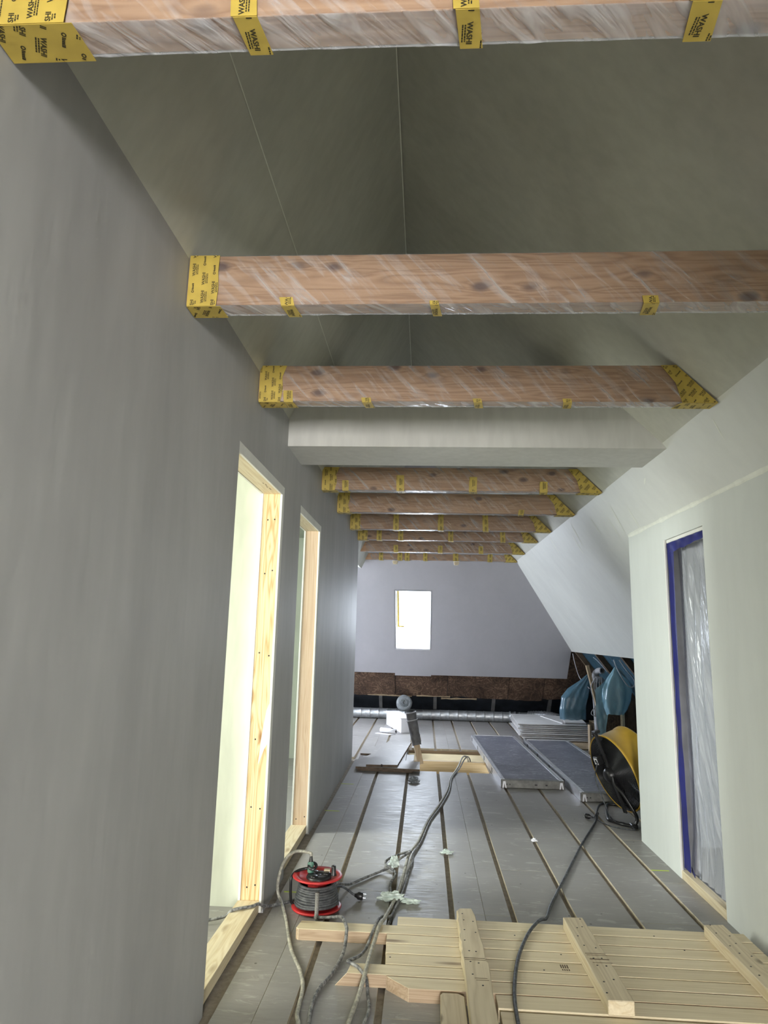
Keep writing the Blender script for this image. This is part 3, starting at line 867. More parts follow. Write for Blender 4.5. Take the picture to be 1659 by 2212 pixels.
for bi, (by, zb, xl, bands) in enumerate(BEAMS):
    xr = KX + (KZ - zb) / TL - .004
    xt = xr - BH / TU * 1.0
    xs = xr + .02
    dist = 'nearest timber ceiling beam, wrapped in clear film with yellow printed tape' if bi == 0 else '%s timber ceiling beam %s, film-wrapped with printed yellow tape' % (ORD[bi], 'counted from the viewer' if bi < 8 else 'in front of the far slope')
    T = thing('ceiling_beam', dist, 'beam', (0, by, zb), 'film-wrapped ceiling beams')
    B0 = V((0, by, zb))
    m = MB(B0)
    m.prism([(xl, by, zb), (xr, by, zb), (xt, by, zb + BH), (xl, by, zb + BH)], (0, BD, 0))
    m.build('timber', 'beam_timber', T, .002)
    # film : grid around front, bottom and back, two looks: front and underside
    near = bi < 3
    nx = 150 if near else 60
    prof_n = 15 if near else 8
    def film_pt(x, s, off, amp):
        # s in 0..3 : 0-1 front (top->bottom), 1-2 bottom (front->back), 2-3 back
        ns = noise.noise(V((x * 9 + bi * 5 + s * 2, s * 1.5, 1))) * .6 + noise.noise(V((x * 30 + s * 7, s * 2 + bi, 5))) * .4
        d = off + amp * abs(ns)
        if s <= 1: p = V((x, by - d, zb + BH * (1 - s) - (d if s == 1 else 0)))
        elif s <= 2: p = V((x, by + BD * (s - 1), zb - d - .4 * amp * (1 + noise.noise(V((x * 2.2 + bi * 9, 3, 8))))))
        else: p = V((x, by + BD + d, zb + BH * (s - 2)))
        return p
    X0 = max(xl, XL) + .005
    def xend(s):
        if s <= 1: return xr - (1 - s) * (xr - xt) - .01
        if s <= 2: return xr - .01
        return xr - (s - 2) * (xr - xt) - .01
    amp = .0035 if near else .003
    m = MB(B0)
    m.grid(lambda u, v: film_pt(X0 + (xend(v) - X0) * u, v, .0018, amp), nx, prof_n)
    m.build('film_wrap', 'wrap_film', T)
    m = MB(B0)
    m.grid(lambda u, v: film_pt(X0 + (xend(1 + v) - X0) * u, 1 + v, .0018, amp * 1.6), nx, 6)
    m.grid(lambda u, v: film_pt(X0 + (xend(2 + v) - X0) * u, 2 + v, .0018, amp), nx // 2, 4)
    m.build('film_wrap', 'wrap_film_under', T)
    # tape pieces
    sz = .018 if bi < 3 else .021
    def piece(nm, front, under, seed, ang, angu=None):
        tb, pb = MB(B0), MB(B0)
        if front: tape_patch(tb, pb, front, (0, by - .0075, zb), (1, 0, 0), (0, 0, 1), (0, -1, 0), sz, ang, seed)
        if under: tape_patch(tb, pb, under, (0, by - .0075, zb - .0085), (1, 0, 0), (0, 1, 0), (0, 0, -1), sz, angu if angu is not None else ang, seed + 1, flip=-1)
        o = tb.build(nm, 'tape_yellow', T)
        if pb.v:
            pb.build('tape_print', 'tape_print', o)['kind'] = 'stuff'
    rnd = random.Random(bi + 11)
    e0 = max(xl, XL)
    wd = .115 if bi > 0 else .15
    if bi == 1: wd = .105
    # left end
    if bi < 7:
        k = [rnd.uniform(-.012, .012) for _ in range(4)]
        piece('end_tape', [(e0 + .004, -.008), (e0 + wd + k[0], -.008), (e0 + wd + k[1], .06), (e0 + wd * .96 + k[2], .12), (e0 + wd * 1.1 + k[3], BH - .002), (e0 + .004, BH - .002)],
              [(e0 + .004, 0), (e0 + wd + k[0] + .015, 0), (e0 + wd + .02, BD + .012), (e0 + .004, BD + .012)], bi * 7, PI / 2, PI / 2 + .5)
    # right end, cut to the roof slope
    if bi > 0:
        piece('end_tape', [(xr - .165, -.008), (xr - .002, -.008), (xt + .002, BH - .002), (xt - .07, BH - .002), (xr - .19, .09)],
              [(xr - .17, 0), (xr - .004, 0), (xr - .01, BD + .01), (xr - .19, BD + .01)], bi * 7 + 3, PI / 2 - .7, PI / 2)
    for q, (x, wv, h) in enumerate(bands):
        s = rnd.uniform(-.008, .008)
        piece('tape_strip', [(x - wv / 2, -.008), (x + wv / 2, -.008), (x + wv / 2 + s, BH * h), (x - wv / 2 + s, BH * h)] if bi > 0 else [(x - wv / 2 - .004, -.008), (x + wv / 2, -.008), (x + wv / 2 - .01, BH * .9), (x - wv / 2 - .012, BH * .9)],
              [(x - wv / 2, 0), (x + wv / 2, 0), (x + wv / 2 + .012, BD + .01), (x - wv / 2 + .012, BD + .01)], bi * 31 + q, PI / 2)
# small timber pads hanging below the last beam
for (x, lab) in ((-.455, 'small pale timber block under the last beam, left of the window'), (.455, 'small pale timber block under the last beam, right of the window')):
    zb = BEAMS[8][1]
    T = thing('timber_block', lab, 'block', (x, 9.85, zb - .065), 'timber blocks under the last beam')
    m = MB((x, 9.85, zb - .065)); m.prism([(x - .03, 9.84, zb - .016), (x + .045, 9.84, zb - .016), (x + .045, 9.84, zb - .045), (x + .03, 9.84, zb - .065), (x - .02, 9.84, zb - .065), (x - .03, 9.84, zb - .045)], (0, .07, 0))
    m.build('block', 'sill_wood', T, .002)
    m = MB((x, 9.85, zb - .065)); m.box((x - .034, 9.838, zb - .016), (x + .049, 9.912, zb - .0105)); m.build('film_pad', 'white_card', T)

# ------------------------------------------------------------------ plastic sheet in the right doorway
T = thing('plastic_sheet', 'clear creased plastic sheet taped with blue tape into the right doorway', 'plastic sheet', (XR + .09, 4.2, 0))
sx = XR + .062
m = MB(T.location)
def sheet(u, v):
    y = D3[1] - .02 - (D3[1] - D3[0] - .05) * u
    z = 2.03 - 1.98 * v
    fold = .012 * math.sin(u * 38 + 3 * noise.noise(V((u * 4, v * 3, 0)))) * (0.25 + .75 * v)
    fold += .035 * noise.noise(V((u * 3.0, v * 1.6, 4))) + .012 * noise.noise(V((u * 14, v * 4, 9)))
    gather = .05 * math.sin(PI * u) * math.sin(PI * v)
    trail = -.07 * max(0, v - .9) * 10 * (.6 + .4 * u)
    return V((sx + fold * .6 + .018 - gather * .4 + trail * .5, y + .02 * noise.noise(V((u * 5, v * 3, 2))), max(.056, z + .03 * noise.noise(V((u * 6, 0, 3))) * (v > .9))))
m.grid(sheet, 60, 120)
m.build('sheet', 'door_film', T)
m = MB(T.location)
def strip(fn, n, mm):
    mm.grid(fn, n, 3)
strip(lambda u, v: V((sx - .044 + .006 * noise.noise(V((u * 9, v * 2, 1))), D3[1] - .016 - .105 * v * (1 - .25 * math.sin(PI * u)) - .004 * noise.noise(V((u * 14, v, 4))), 2.055 - 1.99 * u)), 50, m)
m.build('blue_tape_strip', 'blue_tape', T)
m = MB(T.location)
strip(lambda u, v: V((sx - .046 + .006 * noise.noise(V((u * 9, v * 2, 6))), D3[1] - .016 - (D3[1] - D3[0] - .05) * u, 2.058 - (.07 - .028 * u + .01 * noise.noise(V((u * 7, 1, 1)))) * v)), 24, m)
m.build('blue_tape_strip', 'blue_tape', T)
m = MB(T.location)
strip(lambda u, v: V((sx - .03 - .02 * u, D3[1] - .09 - .11 * u, .062 + .035 * v * (1 - u * .4) + .01 * noise.noise(V((u * 9, v, 2))))), 10, m)
m.build('blue_tape_strip', 'blue_tape', T)

# ------------------------------------------------------------------ foreground panel of planks with battens
T = thing('plank_panel', 'large nailed panel of pale planks with battens lying on the floor in front', 'wooden panel', (.6, 3.2, 0))
O = T.location.copy()
YS = [3.60, 3.497, 3.398, 3.30, 3.205, 3.107, 3.012, 2.917, 2.812]
PT = .05
#      left x, notch
lefts = [-.112, -.575, -.155, -.152, -.147, -.335, -.137, .295]
for i in range(8):
    y1, y0 = YS[i] - .0042, YS[i + 1] + .0042
    xr_ = 1.545
    x0 = lefts[i]
    ym = (y0 + y1) / 2
    c = V(((x0 + xr_) / 2, ym, PT / 2))
    m = MB(c)
    if i == 5:   # bevelled end
        poly = [(x0 - .015, y0, 0), (xr_, y0, 0), (xr_, y1, 0), (x0 + .03, y1, 0)]
        top = [(x0 + .035, y0, PT), (xr_, y0, PT), (xr_, y1, PT), (x0 + .045, y1, PT)]
        m.add(poly + top, [(0, 3, 2, 1), (4, 5, 6, 7), (0, 1, 5, 4), (1, 2, 6, 5), (2, 3, 7, 6), (3, 0, 4, 7)])
        for k, f in enumerate(m.f): m.m[k] = 1 if k in (2, 5) else 0
    elif i == 6:  # end sawn on the skew
        m.prism([(x0, y1, 0), (x0, y0 + .085, 0), (-.045, y0, 0), (xr_, y0, 0), (xr_, y1, 0)], (0, 0, PT), side=1)
    elif i == 1:
        m.prism([(x0 - .012, y0 + .01, 0), (x0, y0, 0), (xr_, y0, 0), (xr_, y1, 0), (x0, y1, 0)], (0, 0, PT), side=1)
    else:
        m.prism([(x0, y0, 0), (xr_, y0, 0), (xr_, y1, 0), (x0, y1, 0)], (0, 0, PT))
    o = m.build('plank', ['plank_wood', 'plank_cut'], T, .0015); o.location = c - O
# last planks lying a little lower beyond a gap
for (y0, y1, z1, x0) in ((2.705, 2.800, .047, .30), (2.605, 2.70, .047, .30)):
    c = V((1.0, (y0 + y1) / 2, z1 / 2)); m = MB(c); m.box((x0, y0, 0), (1.545, y1, z1)); o = m.build('plank', 'plank_wood', T, .0015); o.location = c - O
# battens on top, the first with a chipped edge
def batten(pl, pr, z0, z1, name='batten'):
    c = V((sum(p[0] for p in pl + pr) / len(pl + pr), sum(p[1] for p in pl + pr) / len(pl + pr), z0))
    m = MB(c); m.prism([(x, y, z0) for x, y in pl + pr[::-1]], (0, 0, z1 - z0), side=1)
    o = m.build(name, ['batten_wood', 'sill_wood'], T, .003); o.location = c - O
    return o
def jag(x, y0, y1, amp, seed, n=12, drift=0.0):
    r = random.Random(seed)
    return [(x + drift * k / n + r.uniform(-amp, amp), y0 + (y1 - y0) * k / n) for k in range(n + 1)]
batten([(.19, 3.60)] + jag(.177, 3.57, 3.10, .004, 1, 14) + [(.180, 3.05), (.178, 2.55)], [(.250, 3.605), (.262, 3.52), (.266, 3.30), (.274, 3.22), (.272, 3.08), (.283, 3.04), (.276, 2.8), (.276, 2.55)], PT, PT + .05)
batten([(.683, 3.548), (.699, 2.806)], [(.778, 3.556), (.797, 2.808)], PT, PT + .052)
batten([(1.342, 3.548), (1.349, 2.75)], [(1.438, 3.560), (1.447, 2.75)], PT, PT + .05)
batten([(.088, 2.905), (.08, 2.89), (.076, 2.55)], [(.150, 2.905), (.174, 2.885), (.176, 2.55)], 0.0, PT, 'short_plank')
# nail heads, one part each
def nail(x, y, z):
    m = MB((x, y, z)); m.lathe([(0.0001, .0012), (.0035, .001), (.0042, 0)], Matrix.Translation((x, y, z)), 8)
    o = m.build('nail', 'black_metal', T); o.location = V((x, y, z)) - O
r = random.Random(9)
for xb, z in ((.225, .1), (.74, .102), (1.395, .1)):
    for y in YS[:-1]:
        for s in (-.022, .02):
            if r.random() < .8: nail(xb + s + r.uniform(-.01, .01), y - .05 + r.uniform(-.02, .02), z)
for (x, y) in ((1.19, 3.385), (.52, 3.13), (-.13, 3.17), (.44, 3.45), (1.1, 3.52), (.62, 3.28)):
    nail(x, y, PT)
# ink stamps and pencil lines
for (x, y, z, L, wv) in ((.226, 3.085, .1005, .085, .003), (.228, 3.07, .1005, .085, .002), (.24, 2.92, .1005, .05, .002), (.245, 2.905, .1005, .05, .002), (.745, 3.18, .1025, .085, .003), (.748, 3.165, .1025, .085, .002), (.75, 3.13, .1025, .08, .006), (.755, 3.10, .1025, .08, .002)):
    m = MB(O); m.box((x - L / 2, y - wv / 2, z - .0002), (x + L / 2, y + wv / 2, z + .0003)); m.build('pencil_line', 'old_timber', T)
m = MB(O)
for k in range(4):
    m.box((.595 + k * .009, 3.155, .0502), (.600 + k * .009, 3.185, .0506)); m.box((.597 + k * .009, 3.135, .0502), (.602 + k * .009, 3.147, .0506))
m.build('ink_stamp', 'old_timber', T)

# ------------------------------------------------------------------ cables
def cab(name, path, r, mt, label, cat='cable', k=6, seg=8, group=None):
    P = smoothpath(path, k)
    c = P[0].copy()
    m = MB(c); m.tube(P, r, seg)
    o = m.build(name, mt)
    return tag(o, label, cat, group)
BLACK = [(1.62, 6.34, .009), (1.529, 6.223, 0.009), (1.424, 5.905, .009), (1.362, 5.677, 0.009), (1.13, 5.101, 0.009), (0.982, 4.711, 0.009), (0.829, 4.3, 0.009), (0.701, 3.957, 0.009), (.64, 3.75, .02), (0.596, 3.64, 0.052), (0.561, 3.573, 0.061), (0.496, 3.434, 0.0595), (0.422, 3.201, 0.0595), (0.371, 2.937, 0.0595), (0.354, 2.708, 0.0595), (.36, 2.5, .055)]
cab('power_cable', BLACK, .008, 'cable_black', 'black power cable running from the fan over the planks to the front')
PAIR = [(0.536, 8.30, -0.10), (0.531, 8.243, -0.01), (0.501, 8.178, 0.045), (0.453, 8.054, 0.05), (0.381, 7.626, 0.02), (0.283, 7.104, 0.01), (0.229, 6.546, 0.01), (0.138, 5.982, 0.012), (0.047, 5.503, 0.012), (-0.019, 4.992, 0.012), (-0.075, 4.65, 0.03), (-0.089, 4.447, 0.04), (-0.121, 4.054, 0.014), (-0.153, 3.829, 0.015), (-0.178, 3.563, 0.05), (-0.195, 3.45, 0.062), (-0.209, 3.326, 0.045), (-0.218, 3.192, 0.045), (-0.22, 3.06, 0.062), (-0.227, 2.975, 0.05), (-0.242, 2.90, 0.015), (-0.253, 2.807, 0.012), (-0.261, 2.727, 0.012), (-0.267, 2.60, 0.012)]
cab('extension_cable', PAIR, .009, 'cable_pale', 'pale dusty cable running from the floor hatch to the front edge')
PAIRB = [(0.56, 8.32, -0.10), (0.556, 8.26, -0.01), (0.525, 8.19, 0.04), (0.475, 8.05, 0.03), (0.40, 7.626, 0.012), (0.296, 7.104, 0.011), (0.25, 6.546, 0.01), (0.160, 5.982, 0.01), (0.064, 5.503, 0.01), (0.000, 4.992, 0.01), (-0.052, 4.70, 0.01), (-0.055, 4.55, .01), (-0.07, 4.40, .01), (-0.10, 4.054, 0.011), (-0.130, 3.829, 0.011), (-.15, 3.70, .011), (-.178, 3.64, .03), (-0.198, 3.56, 0.055), (-0.216, 3.44, 0.061), (-0.240, 3.314, 0.03), (-0.258, 3.232, 0.03), (-0.278, 3.132, 0.055), (-0.305, 3.085, 0.063), (-0.282, 3.068, 0.0605), (-0.252, 3.035, 0.0605), (-0.218, 2.985, 0.045), (-0.205, 2.93, 0.012), (-0.194, 2.859, 0.01), (-0.196, 2.787, 0.01), (-0.206, 2.737, 0.01), (-0.215, 2.62, 0.01)]
cab('extension_cable', PAIRB, .007, 'cable_dusty', 'grey cable twisted round the pale one and looping over the second plank')

# ------------------------------------------------------------------ cable reel
RC = V((-.545, 3.765, 0))
T = thing('cable_reel', 'red cable reel sitting flat on the floor by the nearer doorway', 'cable reel', RC, rot=(0, 0, 0))
def rp(nm, mb, mt, par=None, bev=0): return mb.build(nm, mt, par or T, bev)
def tr(x, y, z): return Matrix.Translation(RC + V((x, y, z)))
m = MB(RC); m.lathe([(.03, .004), (.10, .006), (.128, .012), (.131, .018), (.127, .022), (.10, .016), (.03, .014)], tr(0, 0, 0), 40); rp('lower_flange', m, 'red_plastic')
m = MB(RC); m.lathe([(.05, .142), (.095, .146), (.105, .155), (.127, .160), (.131, .164), (.128, .169), (.105, .165), (.092, .157), (.05, .155)], tr(0, 0, 0), 40); rp('upper_flange', m, 'red_plastic')
m = MB(RC); m.lathe([(.05, .015), (.05, .145)], tr(0, 0, 0), 24); rp('drum', m, 'red_plastic')
# wound cable : one long coil
P = []
turns, n = 9.5, 26
r = random.Random(2)
for k in range(int(turns * n)):
    a = 2 * PI * k / n; t = k / (turns * n)
    R = .112 - .022 * t + .004 * noise.noise(V((a * .7, 2, 1)))
    z = .030 + .105 * t + .004 * noise.noise(V((a * .9, 5, 2)))
    P.append(RC + V((R * math.cos(a), R * math.sin(a), z)))
m = MB(RC); m.tube(P, .0075, 7)
P = []
for k in range(int(6.3 * n)):
    a = 2 * PI * k / n; t = k / (6.3 * n)
    R = .098 - .012 * t + .008 * noise.noise(V((a * .6, 8, 1))); z = .036 + .095 * t + .008 * noise.noise(V((a * .8, 1, 7)))
    P.append(RC + V((R * math.cos(a), R * math.sin(a), z)))
m.tube(P, .0075, 7); rp('wound_cable', m, 'cable_reel_wire')
# socket plate with covers
m = MB(RC); m.lathe([(.0001, .170), (.015, .170), (.016, .160), (.020, .160), (.021, .172), (.060, .170), (.066, .160), (.066, .150)], tr(.008, -.006, 0), 32); sp = rp('socket_plate', m, 'black_plastic')
for a in (.4, 2.3, 4.2):
    c = RC + V((.008 + .042 * math.cos(a), -.006 + .042 * math.sin(a), .171))
    m = MB(RC); m.lathe([(.0001, .006), (.018, .006), (.021, .003), (.021, 0)], Matrix.Translation(c), 20); rp('socket_cover', m, 'black_plastic', sp)
m = MB(RC); c = RC + V((.045, .038, .180)); m.box(c - V((.016, .010, .004)), c + V((.016, .010, .004)), M=None); o = rp('safety_switch', m, 'sill_wood', sp); o['label'] = 'cream coloured switch on the socket plate'
m = MB(RC); m.lathe([(.0001, .212), (.011, .212), (.012, .205), (.012, .178), (.016, .170), (.016, .165)], tr(.083, .008, 0), 16); rp('winding_knob', m, 'black_plastic')
# carrying frame : black tube bow on the left and grooved grip in front
m = MB(RC)
m.tube(smoothpath([RC + V(p) for p in ((-.02, .02, .168), (-.06, .05, .178), (-.115, .03, .17), (-.138, .0, .15), (-.140, -.005, .11), (-.138, -.005, .06), (-.13, 0, .025), (-.09, .01, .003 + .006), (0, 0, .0075))], 5), .0075, 8); rp('carrying_frame', m, 'black_metal')
g = RC + V((.022, -.138, 0))
m = MB(RC); pr = []
z = .012
while z < .118:
    pr += [(.0105, z), (.0105, z + .0022), (.0085, z + .0028), (.0085, z + .0042)]; z += .005
m.lathe([(.0001, .002), (.008, .002), (.009, .01)] + pr + [(.0105, .120), (.0105, .127), (.0001, .127)], Matrix.Translation(g), 14); o = rp('grip', m, 'spring_grey'); o['label'] = 'grey ribbed grip'
# plug in the socket with its pale lead
pc = RC + V((-.040, .012, .173))
m = MB(pc)
pt = thing('plug_connector', 'green and black plug pushed into the top of the red reel', 'plug', pc)
m.lathe([(.0001, .0), (.016, .0), (.018, .006), (.0165, .02), (.014, .028), (.0165, .034), (.017, .045), (.012, .052), (.008, .056), (.0001, .056)], Matrix.Translation(pc), 18); m.build('plug_body', 'green_plug', pt)
m = MB(pc); m.lathe([(.012, .048), (.010, .06), (.007, .078), (.006, .082), (.0001, .082)], Matrix.Translation(pc), 14)
m.lathe([(.013, .040), (.026, .046), (.027, .050), (.013, .052)], Matrix.Translation(pc + V((.012, .012, -.004))) @ Matrix.Rotation(.6, 4, 'X'), 18); m.build('plug_collar', 'black_plastic', pt)
CAB1 = [tuple(pc + V((0, 0, .080))), tuple(pc + V((-.006, .002, .095))), (-0.64, 3.785, 0.272), (-0.682, 3.80, 0.262), (-0.722, 3.82, 0.228), (-0.755, 3.84, 0.165), (-0.772, 3.85, 0.084), (-0.766, 3.85, 0.030), (-0.744, 3.82, 0.011), (-0.668, 3.59, 0.01), (-0.585, 3.291, 0.01), (-0.51, 3.106, 0.01), (-0.473, 2.974, 0.01), (-0.463, 2.841, 0.01), (-0.458, 2.769, 0.01), (-0.441, 2.712, 0.01), (-0.412, 2.60, 0.01)]
cab('extension_cable', CAB1, .0085, 'cable_pale', 'pale dusty cable arching from the reel plug along the left of the floor')
CAB2 = [(-.535, 3.632, .016), (-0.491, 3.625, 0.016), (-0.432, 3.60, 0.03), (-0.383, 3.515, 0.064), (-0.350, 3.42, 0.064), (-0.343, 3.37, 0.052), (-0.344, 3.27, 0.015), (-0.371, 3.083, 0.01), (-0.404, 2.97, 0.01), (-0.414, 2.846, 0.01), (-0.409, 2.764, 0.01), (-0.405, 2.716, 0.01), (-0.4, 2.60, 0.01)]
cab('reel_cable', CAB2, .008, 'cable_dusty', 'dark grey cable leaving the reel over the longest plank')
CAB3 = [(-.455, 3.86, .10), (-0.44, 3.99, 0.05), (-0.405, 4.10, 0.014), (-0.331, 4.216, 0.012), (-0.25, 4.329, 0.012), (-0.188, 4.365, 0.03), (-0.119, 4.478, 0.055), (-0.068, 4.57, 0.06), (-0.087, 4.60, 0.05), (-0.149, 4.60, 0.03), (-0.213, 4.53, 0.02), (-0.224, 4.47, 0.012), (-0.2, 4.42, 0.010), (-.165, 4.36, .010), (-0.154, 4.30, 0.009), (-0.176, 4.151, 0.008), (-0.165, 3.994, 0.008), (-0.14, 3.891, -.006), (-0.148, 3.74, -0.008), (-.155, 3.66, .0), (-.16, 3.61, .0)]
cab('reel_cable', CAB3, .0075, 'cable_dusty', 'dark cable looping from the reel round the cable pair into the groove')
PL2 = [(-.46, 3.84, .085), (-0.43, 3.88, 0.075), (-0.40, 3.90, 0.055), (-0.372, 3.905, 0.034), (-0.355, 3.907, 0.026)]
T = thing('plug_connector', 'black plug lying on the floor to the right of the reel', 'plug', (-.34, 3.91, 0))
m = MB(T.location); m.tube(smoothpath(PL2, 5), .006, 8); m.build('lead', 'cable_black', T)
Mx = basis((0, 0, 1), (1, .15, -.15), (-.36, 3.907, .026))
m = MB(T.location); m.lathe([(.0001, 0), (.008, 0), (.012, .012), (.019, .02), (.0195, .042), (.018, .046), (.0001, .044)], Mx, 14); m.build('plug_body', 'black_plastic', T)
m = MB(T.location); m.box((-.012, -.005, .044), (-.008, .0, .062), M=Mx); m.box((.008, -.005, .044), (.012, .0, .062), M=Mx); m.build('plug_pin', 'chrome', T)
LEFTC = [(-1.6, 3.2, .01), (-1.2, 3.45, .012), (-.98, 3.53, .03), (-0.93, 3.545, .06), (-0.85, 3.60, 0.06), (-.825, 3.64, .058), (-0.80, 3.69, 0.03), (-0.765, 3.76, 0.012), (-0.72, 3.80, 0.010), (-0.68, 3.84, 0.010), (-.62, 3.93, .010), (-.55, 3.95, .02)]
cab('power_cable', LEFTC, .0075, 'cable_dusty', 'dark cable coming over the sill of the nearer doorway to the reel')

# ------------------------------------------------------------------ crumpled film scraps
def scrap(loc, sz, label, mt='mint_film', seed=0, shape=(1, 1, .6)):
    c = V(loc)
    m = MB(c)
    r = random.Random(seed)
    def fn(u, v):
        a = 2 * PI * u; p = PI * v
        d = V((math.cos(a) * math.sin(p), math.sin(a) * math.sin(p), math.cos(p)))
        R = sz * (0.62 + .55 * noise.noise(d * 2.3 + V((seed * 3.1, 0, 0))) + .3 * noise.noise(d * 6 + V((0, seed, 0))))
        q = V((d.x * R * shape[0], d.y * R * shape[1], d.z * R * shape[2]))
        q.z = max(q.z + sz * shape[2] * .5, .001)
        return c + q
    m.grid(fn, 20, 12, smooth=False)
    return tag(m.build('film_scrap', mt), label, 'scrap', 'scraps of crumpled film on the floor')
scrap((-.165, 4.36, .03), .052, 'white and mint film scrap knotted on the cable loop', seed=1, shape=(.8, .6, 1.0))
scrap((-.16, 3.93, .0), .06, 'torn mint film scrap under the cables in front of the reel', seed=2, shape=(1.7, .6, .6))
scrap((-.05, 3.90, .0), .042, 'strip of mint film beside the torn scrap near the planks', seed=6, shape=(1.6, .5, .5))
scrap((.165, 4.76, .0), .045, 'flat mint film scrap lying alone across a floor groove', seed=3, shape=(1.1, .7, .45))
scrap((-.085, 6.88, .0), .075, 'grey green film scrap in front of the stacked offcuts', 'grey_film', seed=4, shape=(1, .8, .6))
scrap((.795, 5.12, .0), .03, 'tiny pale scrap on a groove in the middle of the floor', 'white_card', seed=5)

# ------------------------------------------------------------------ stacked board offcuts, post, box, roll
def offcut(poly, z0, z1, label):
    cx = sum(p[0] for p in poly) / len(poly); cy = sum(p[1] for p in poly) / len(poly)
    m = MB((cx, cy, z0)); m.prism([(x, y, z0) for x, y in poly], (0, 0, z1 - z0), side=1)
    return tag(m.build('board_offcut', ['floor_board', 'board_edge_dark'], None, .001), label, 'board', 'floor board offcuts by the hatch')
offcut([(-.69, 7.37), (-.10, 7.345), (-.10, 8.3), (-.69, 8.3)], .0005, .0225, 'lowest grey board offcut of the small stack left of the hatch')
offcut([(-.705, 7.352), (-.03, 7.312), (-.03, 7.74), (-.19, 7.79), (-.19, 8.62), (-.53, 8.66), (-.55, 8.48), (-.60, 8.66), (-.73, 8.66), (-.73, 8.15), (-.60, 8.14), (-.66, 7.92), (-.72, 7.9)], .023, .045, 'notched grey board offcut in the middle of the small stack')
offcut([(-.595, 7.35), (-.44, 7.36), (-.435, 7.40), (-.42, 7.365), (-.265, 7.385), (-.15, 8.93), (-.42, 9.1), (-.50, 8.6)], .0455, .069, 'topmost skewed grey board offcut of the small stack')
T = thing('timber_post', 'short leaning timber post with torn grey sleeves rising from the hatch', 'post', (-.03, 8.13, -.05))
pd = V((-.22, 0, 1)).normalized()
def PM(h): return basis((1, .25, 0), pd, V((-.03, 8.13, -.02)) + pd * h)
m = MB(T.location); m.box((-.036, -.025, -.03), (.03, .025, .27), M=PM(0)); m.build('post', 'lath_wood', T, .002)
def sleeve(h0, h1, r0, r1, seed, arc=1.55 * PI, rot=2.2):
    m = MB(T.location)
    def fn(u, v):
        a = rot + arc * u
        R = (r0 + (r1 - r0) * v) * (1 + .12 * noise.noise(V((u * 5, v * 5, seed))))
        h = h0 + (h1 - h0) * v + .02 * noise.noise(V((u * 6, 3, seed))) * (1 if v in (0, 1) else .5)
        return PM(0) @ V((R * math.cos(a), R * .8 * math.sin(a), h))
    m.grid(fn, 20, 10)
    m.grid(lambda u, v: PM(0) @ V(((r0 + (r1 - r0) * v - .006) * math.cos(rot + arc * u), (r0 + (r1 - r0) * v - .006) * .8 * math.sin(rot + arc * u), h0 + (h1 - h0) * v)), 20, 4)
    m.build('torn_sleeve', 'grey_sleeve', T)
sleeve(.19, .47, .052, .062, 1)
sleeve(.36, .55, .055, .060, 7, rot=2.9)
m = MB(T.location)
m.tube([PM(0) @ V((.066 * math.cos(a), .052 * math.sin(a), .47)) for a in [2.4 + 1.3 * PI * k / 14 for k in range(15)]], .006, 6)
m.tube([PM(0) @ V((.063 * math.cos(a), .05 * math.sin(a), .555)) for a in [2.8 + 1.2 * PI * k / 14 for k in range(15)]], .006, 6)
m.build('sleeve_rim', 'wire_grey', T)
m = MB(T.location); m.box((.052, -.03, .22), (.058, .02, .30), M=PM(0)); o = m.build('tag', 'white_card', T)
# white carton
bd = V((-.28, .96, 0)).normalized(); bx = V((.96, .28, 0)).normalized()
bo = V((-.325, 10.19, 0))
T = thing('carton', 'long white cardboard carton lying on the far floor', 'box', bo + bd * .4)
M4 = frame_axes(bx, bd, (0, 0, 1), bo)
m = MB(T.location); m.box((0, 0, 0.0005), (.20, .95, .205), M=M4); m.build('carton_body', 'white_card', T, .004)
m = MB(T.location); m.prism([M4 @ V((-.03, -.012, .207)), M4 @ V((.205, -.02, .207)), M4 @ V((.205, .955, .207)), M4 @ V((-.004, .955, .207))], (0, 0, .005)); m.build('lid_flap', 'white_card', T)
# roll and flat strip
T = thing('paper_roll', 'small white roll lying in front of the carton', 'roll', (-.5, 10.14, 0))
Mx = basis((0, 0, 1), (-.39 + .62, 10.06 - 10.2, 0), (-.62, 10.2, .038))
m = MB(T.location); m.lathe([(.016, 0), (.033, 0), (.033, .265), (.016, .265)], Mx, 20); m.build('roll', 'white_card', T)
m = MB(T.location); m.lathe([(.0155, 0.002), (.0155, .263)], Mx, 14); m.build('core', 'black_plastic', T)
m = MB((-.6, 10.02, .0)); m.prism([(-.70, 10.08, .001), (-.47, 9.96, .001), (-.43, 9.99, .001), (-.66, 10.12, .001)], (0, 0, .006)); tag(m.build('card_strip', 'white_card'), 'thin white strip on the floor beside the small white roll', 'strip')

# ------------------------------------------------------------------ duct, wrapped end
DY, DZ, DR = 11.86, .087, .085
T = thing('air_duct', 'galvanised spiral air duct lying along the far eaves', 'duct', (.0, DY, 0))
m = MB(T.location)
prof = []
x = -3.3
Mx = basis((0, 0, 1), (1, 0, 0), (0, DY, DZ))
while x < 1.9:
    prof += [(DR, x), (DR, x + .125), (DR + .0035, x + .130), (DR + .0035, x + .140), (DR, x + .145)]; x += .15
m.lathe(prof, Mx, 28); m.build('spiral_pipe', 'galvanised', T)
for xc in (1.52,):
    m = MB(T.location); m.lathe([(DR + .003, xc - .06), (DR + .012, xc - .055), (DR + .012, xc - .03), (DR + .006, xc - .025), (DR + .006, xc + .025), (DR + .012, xc + .03), (DR + .012, xc + .055), (DR + .003, xc + .06)], Mx, 28); m.build('coupling', 'galvanised', T)
m = MB(T.location); P = smoothpath([(1.78, DY, DZ + .02), (1.95, DY - .05, .12), (2.1, DY - .22, .13), (2.2, DY - .45, .12)], 12)
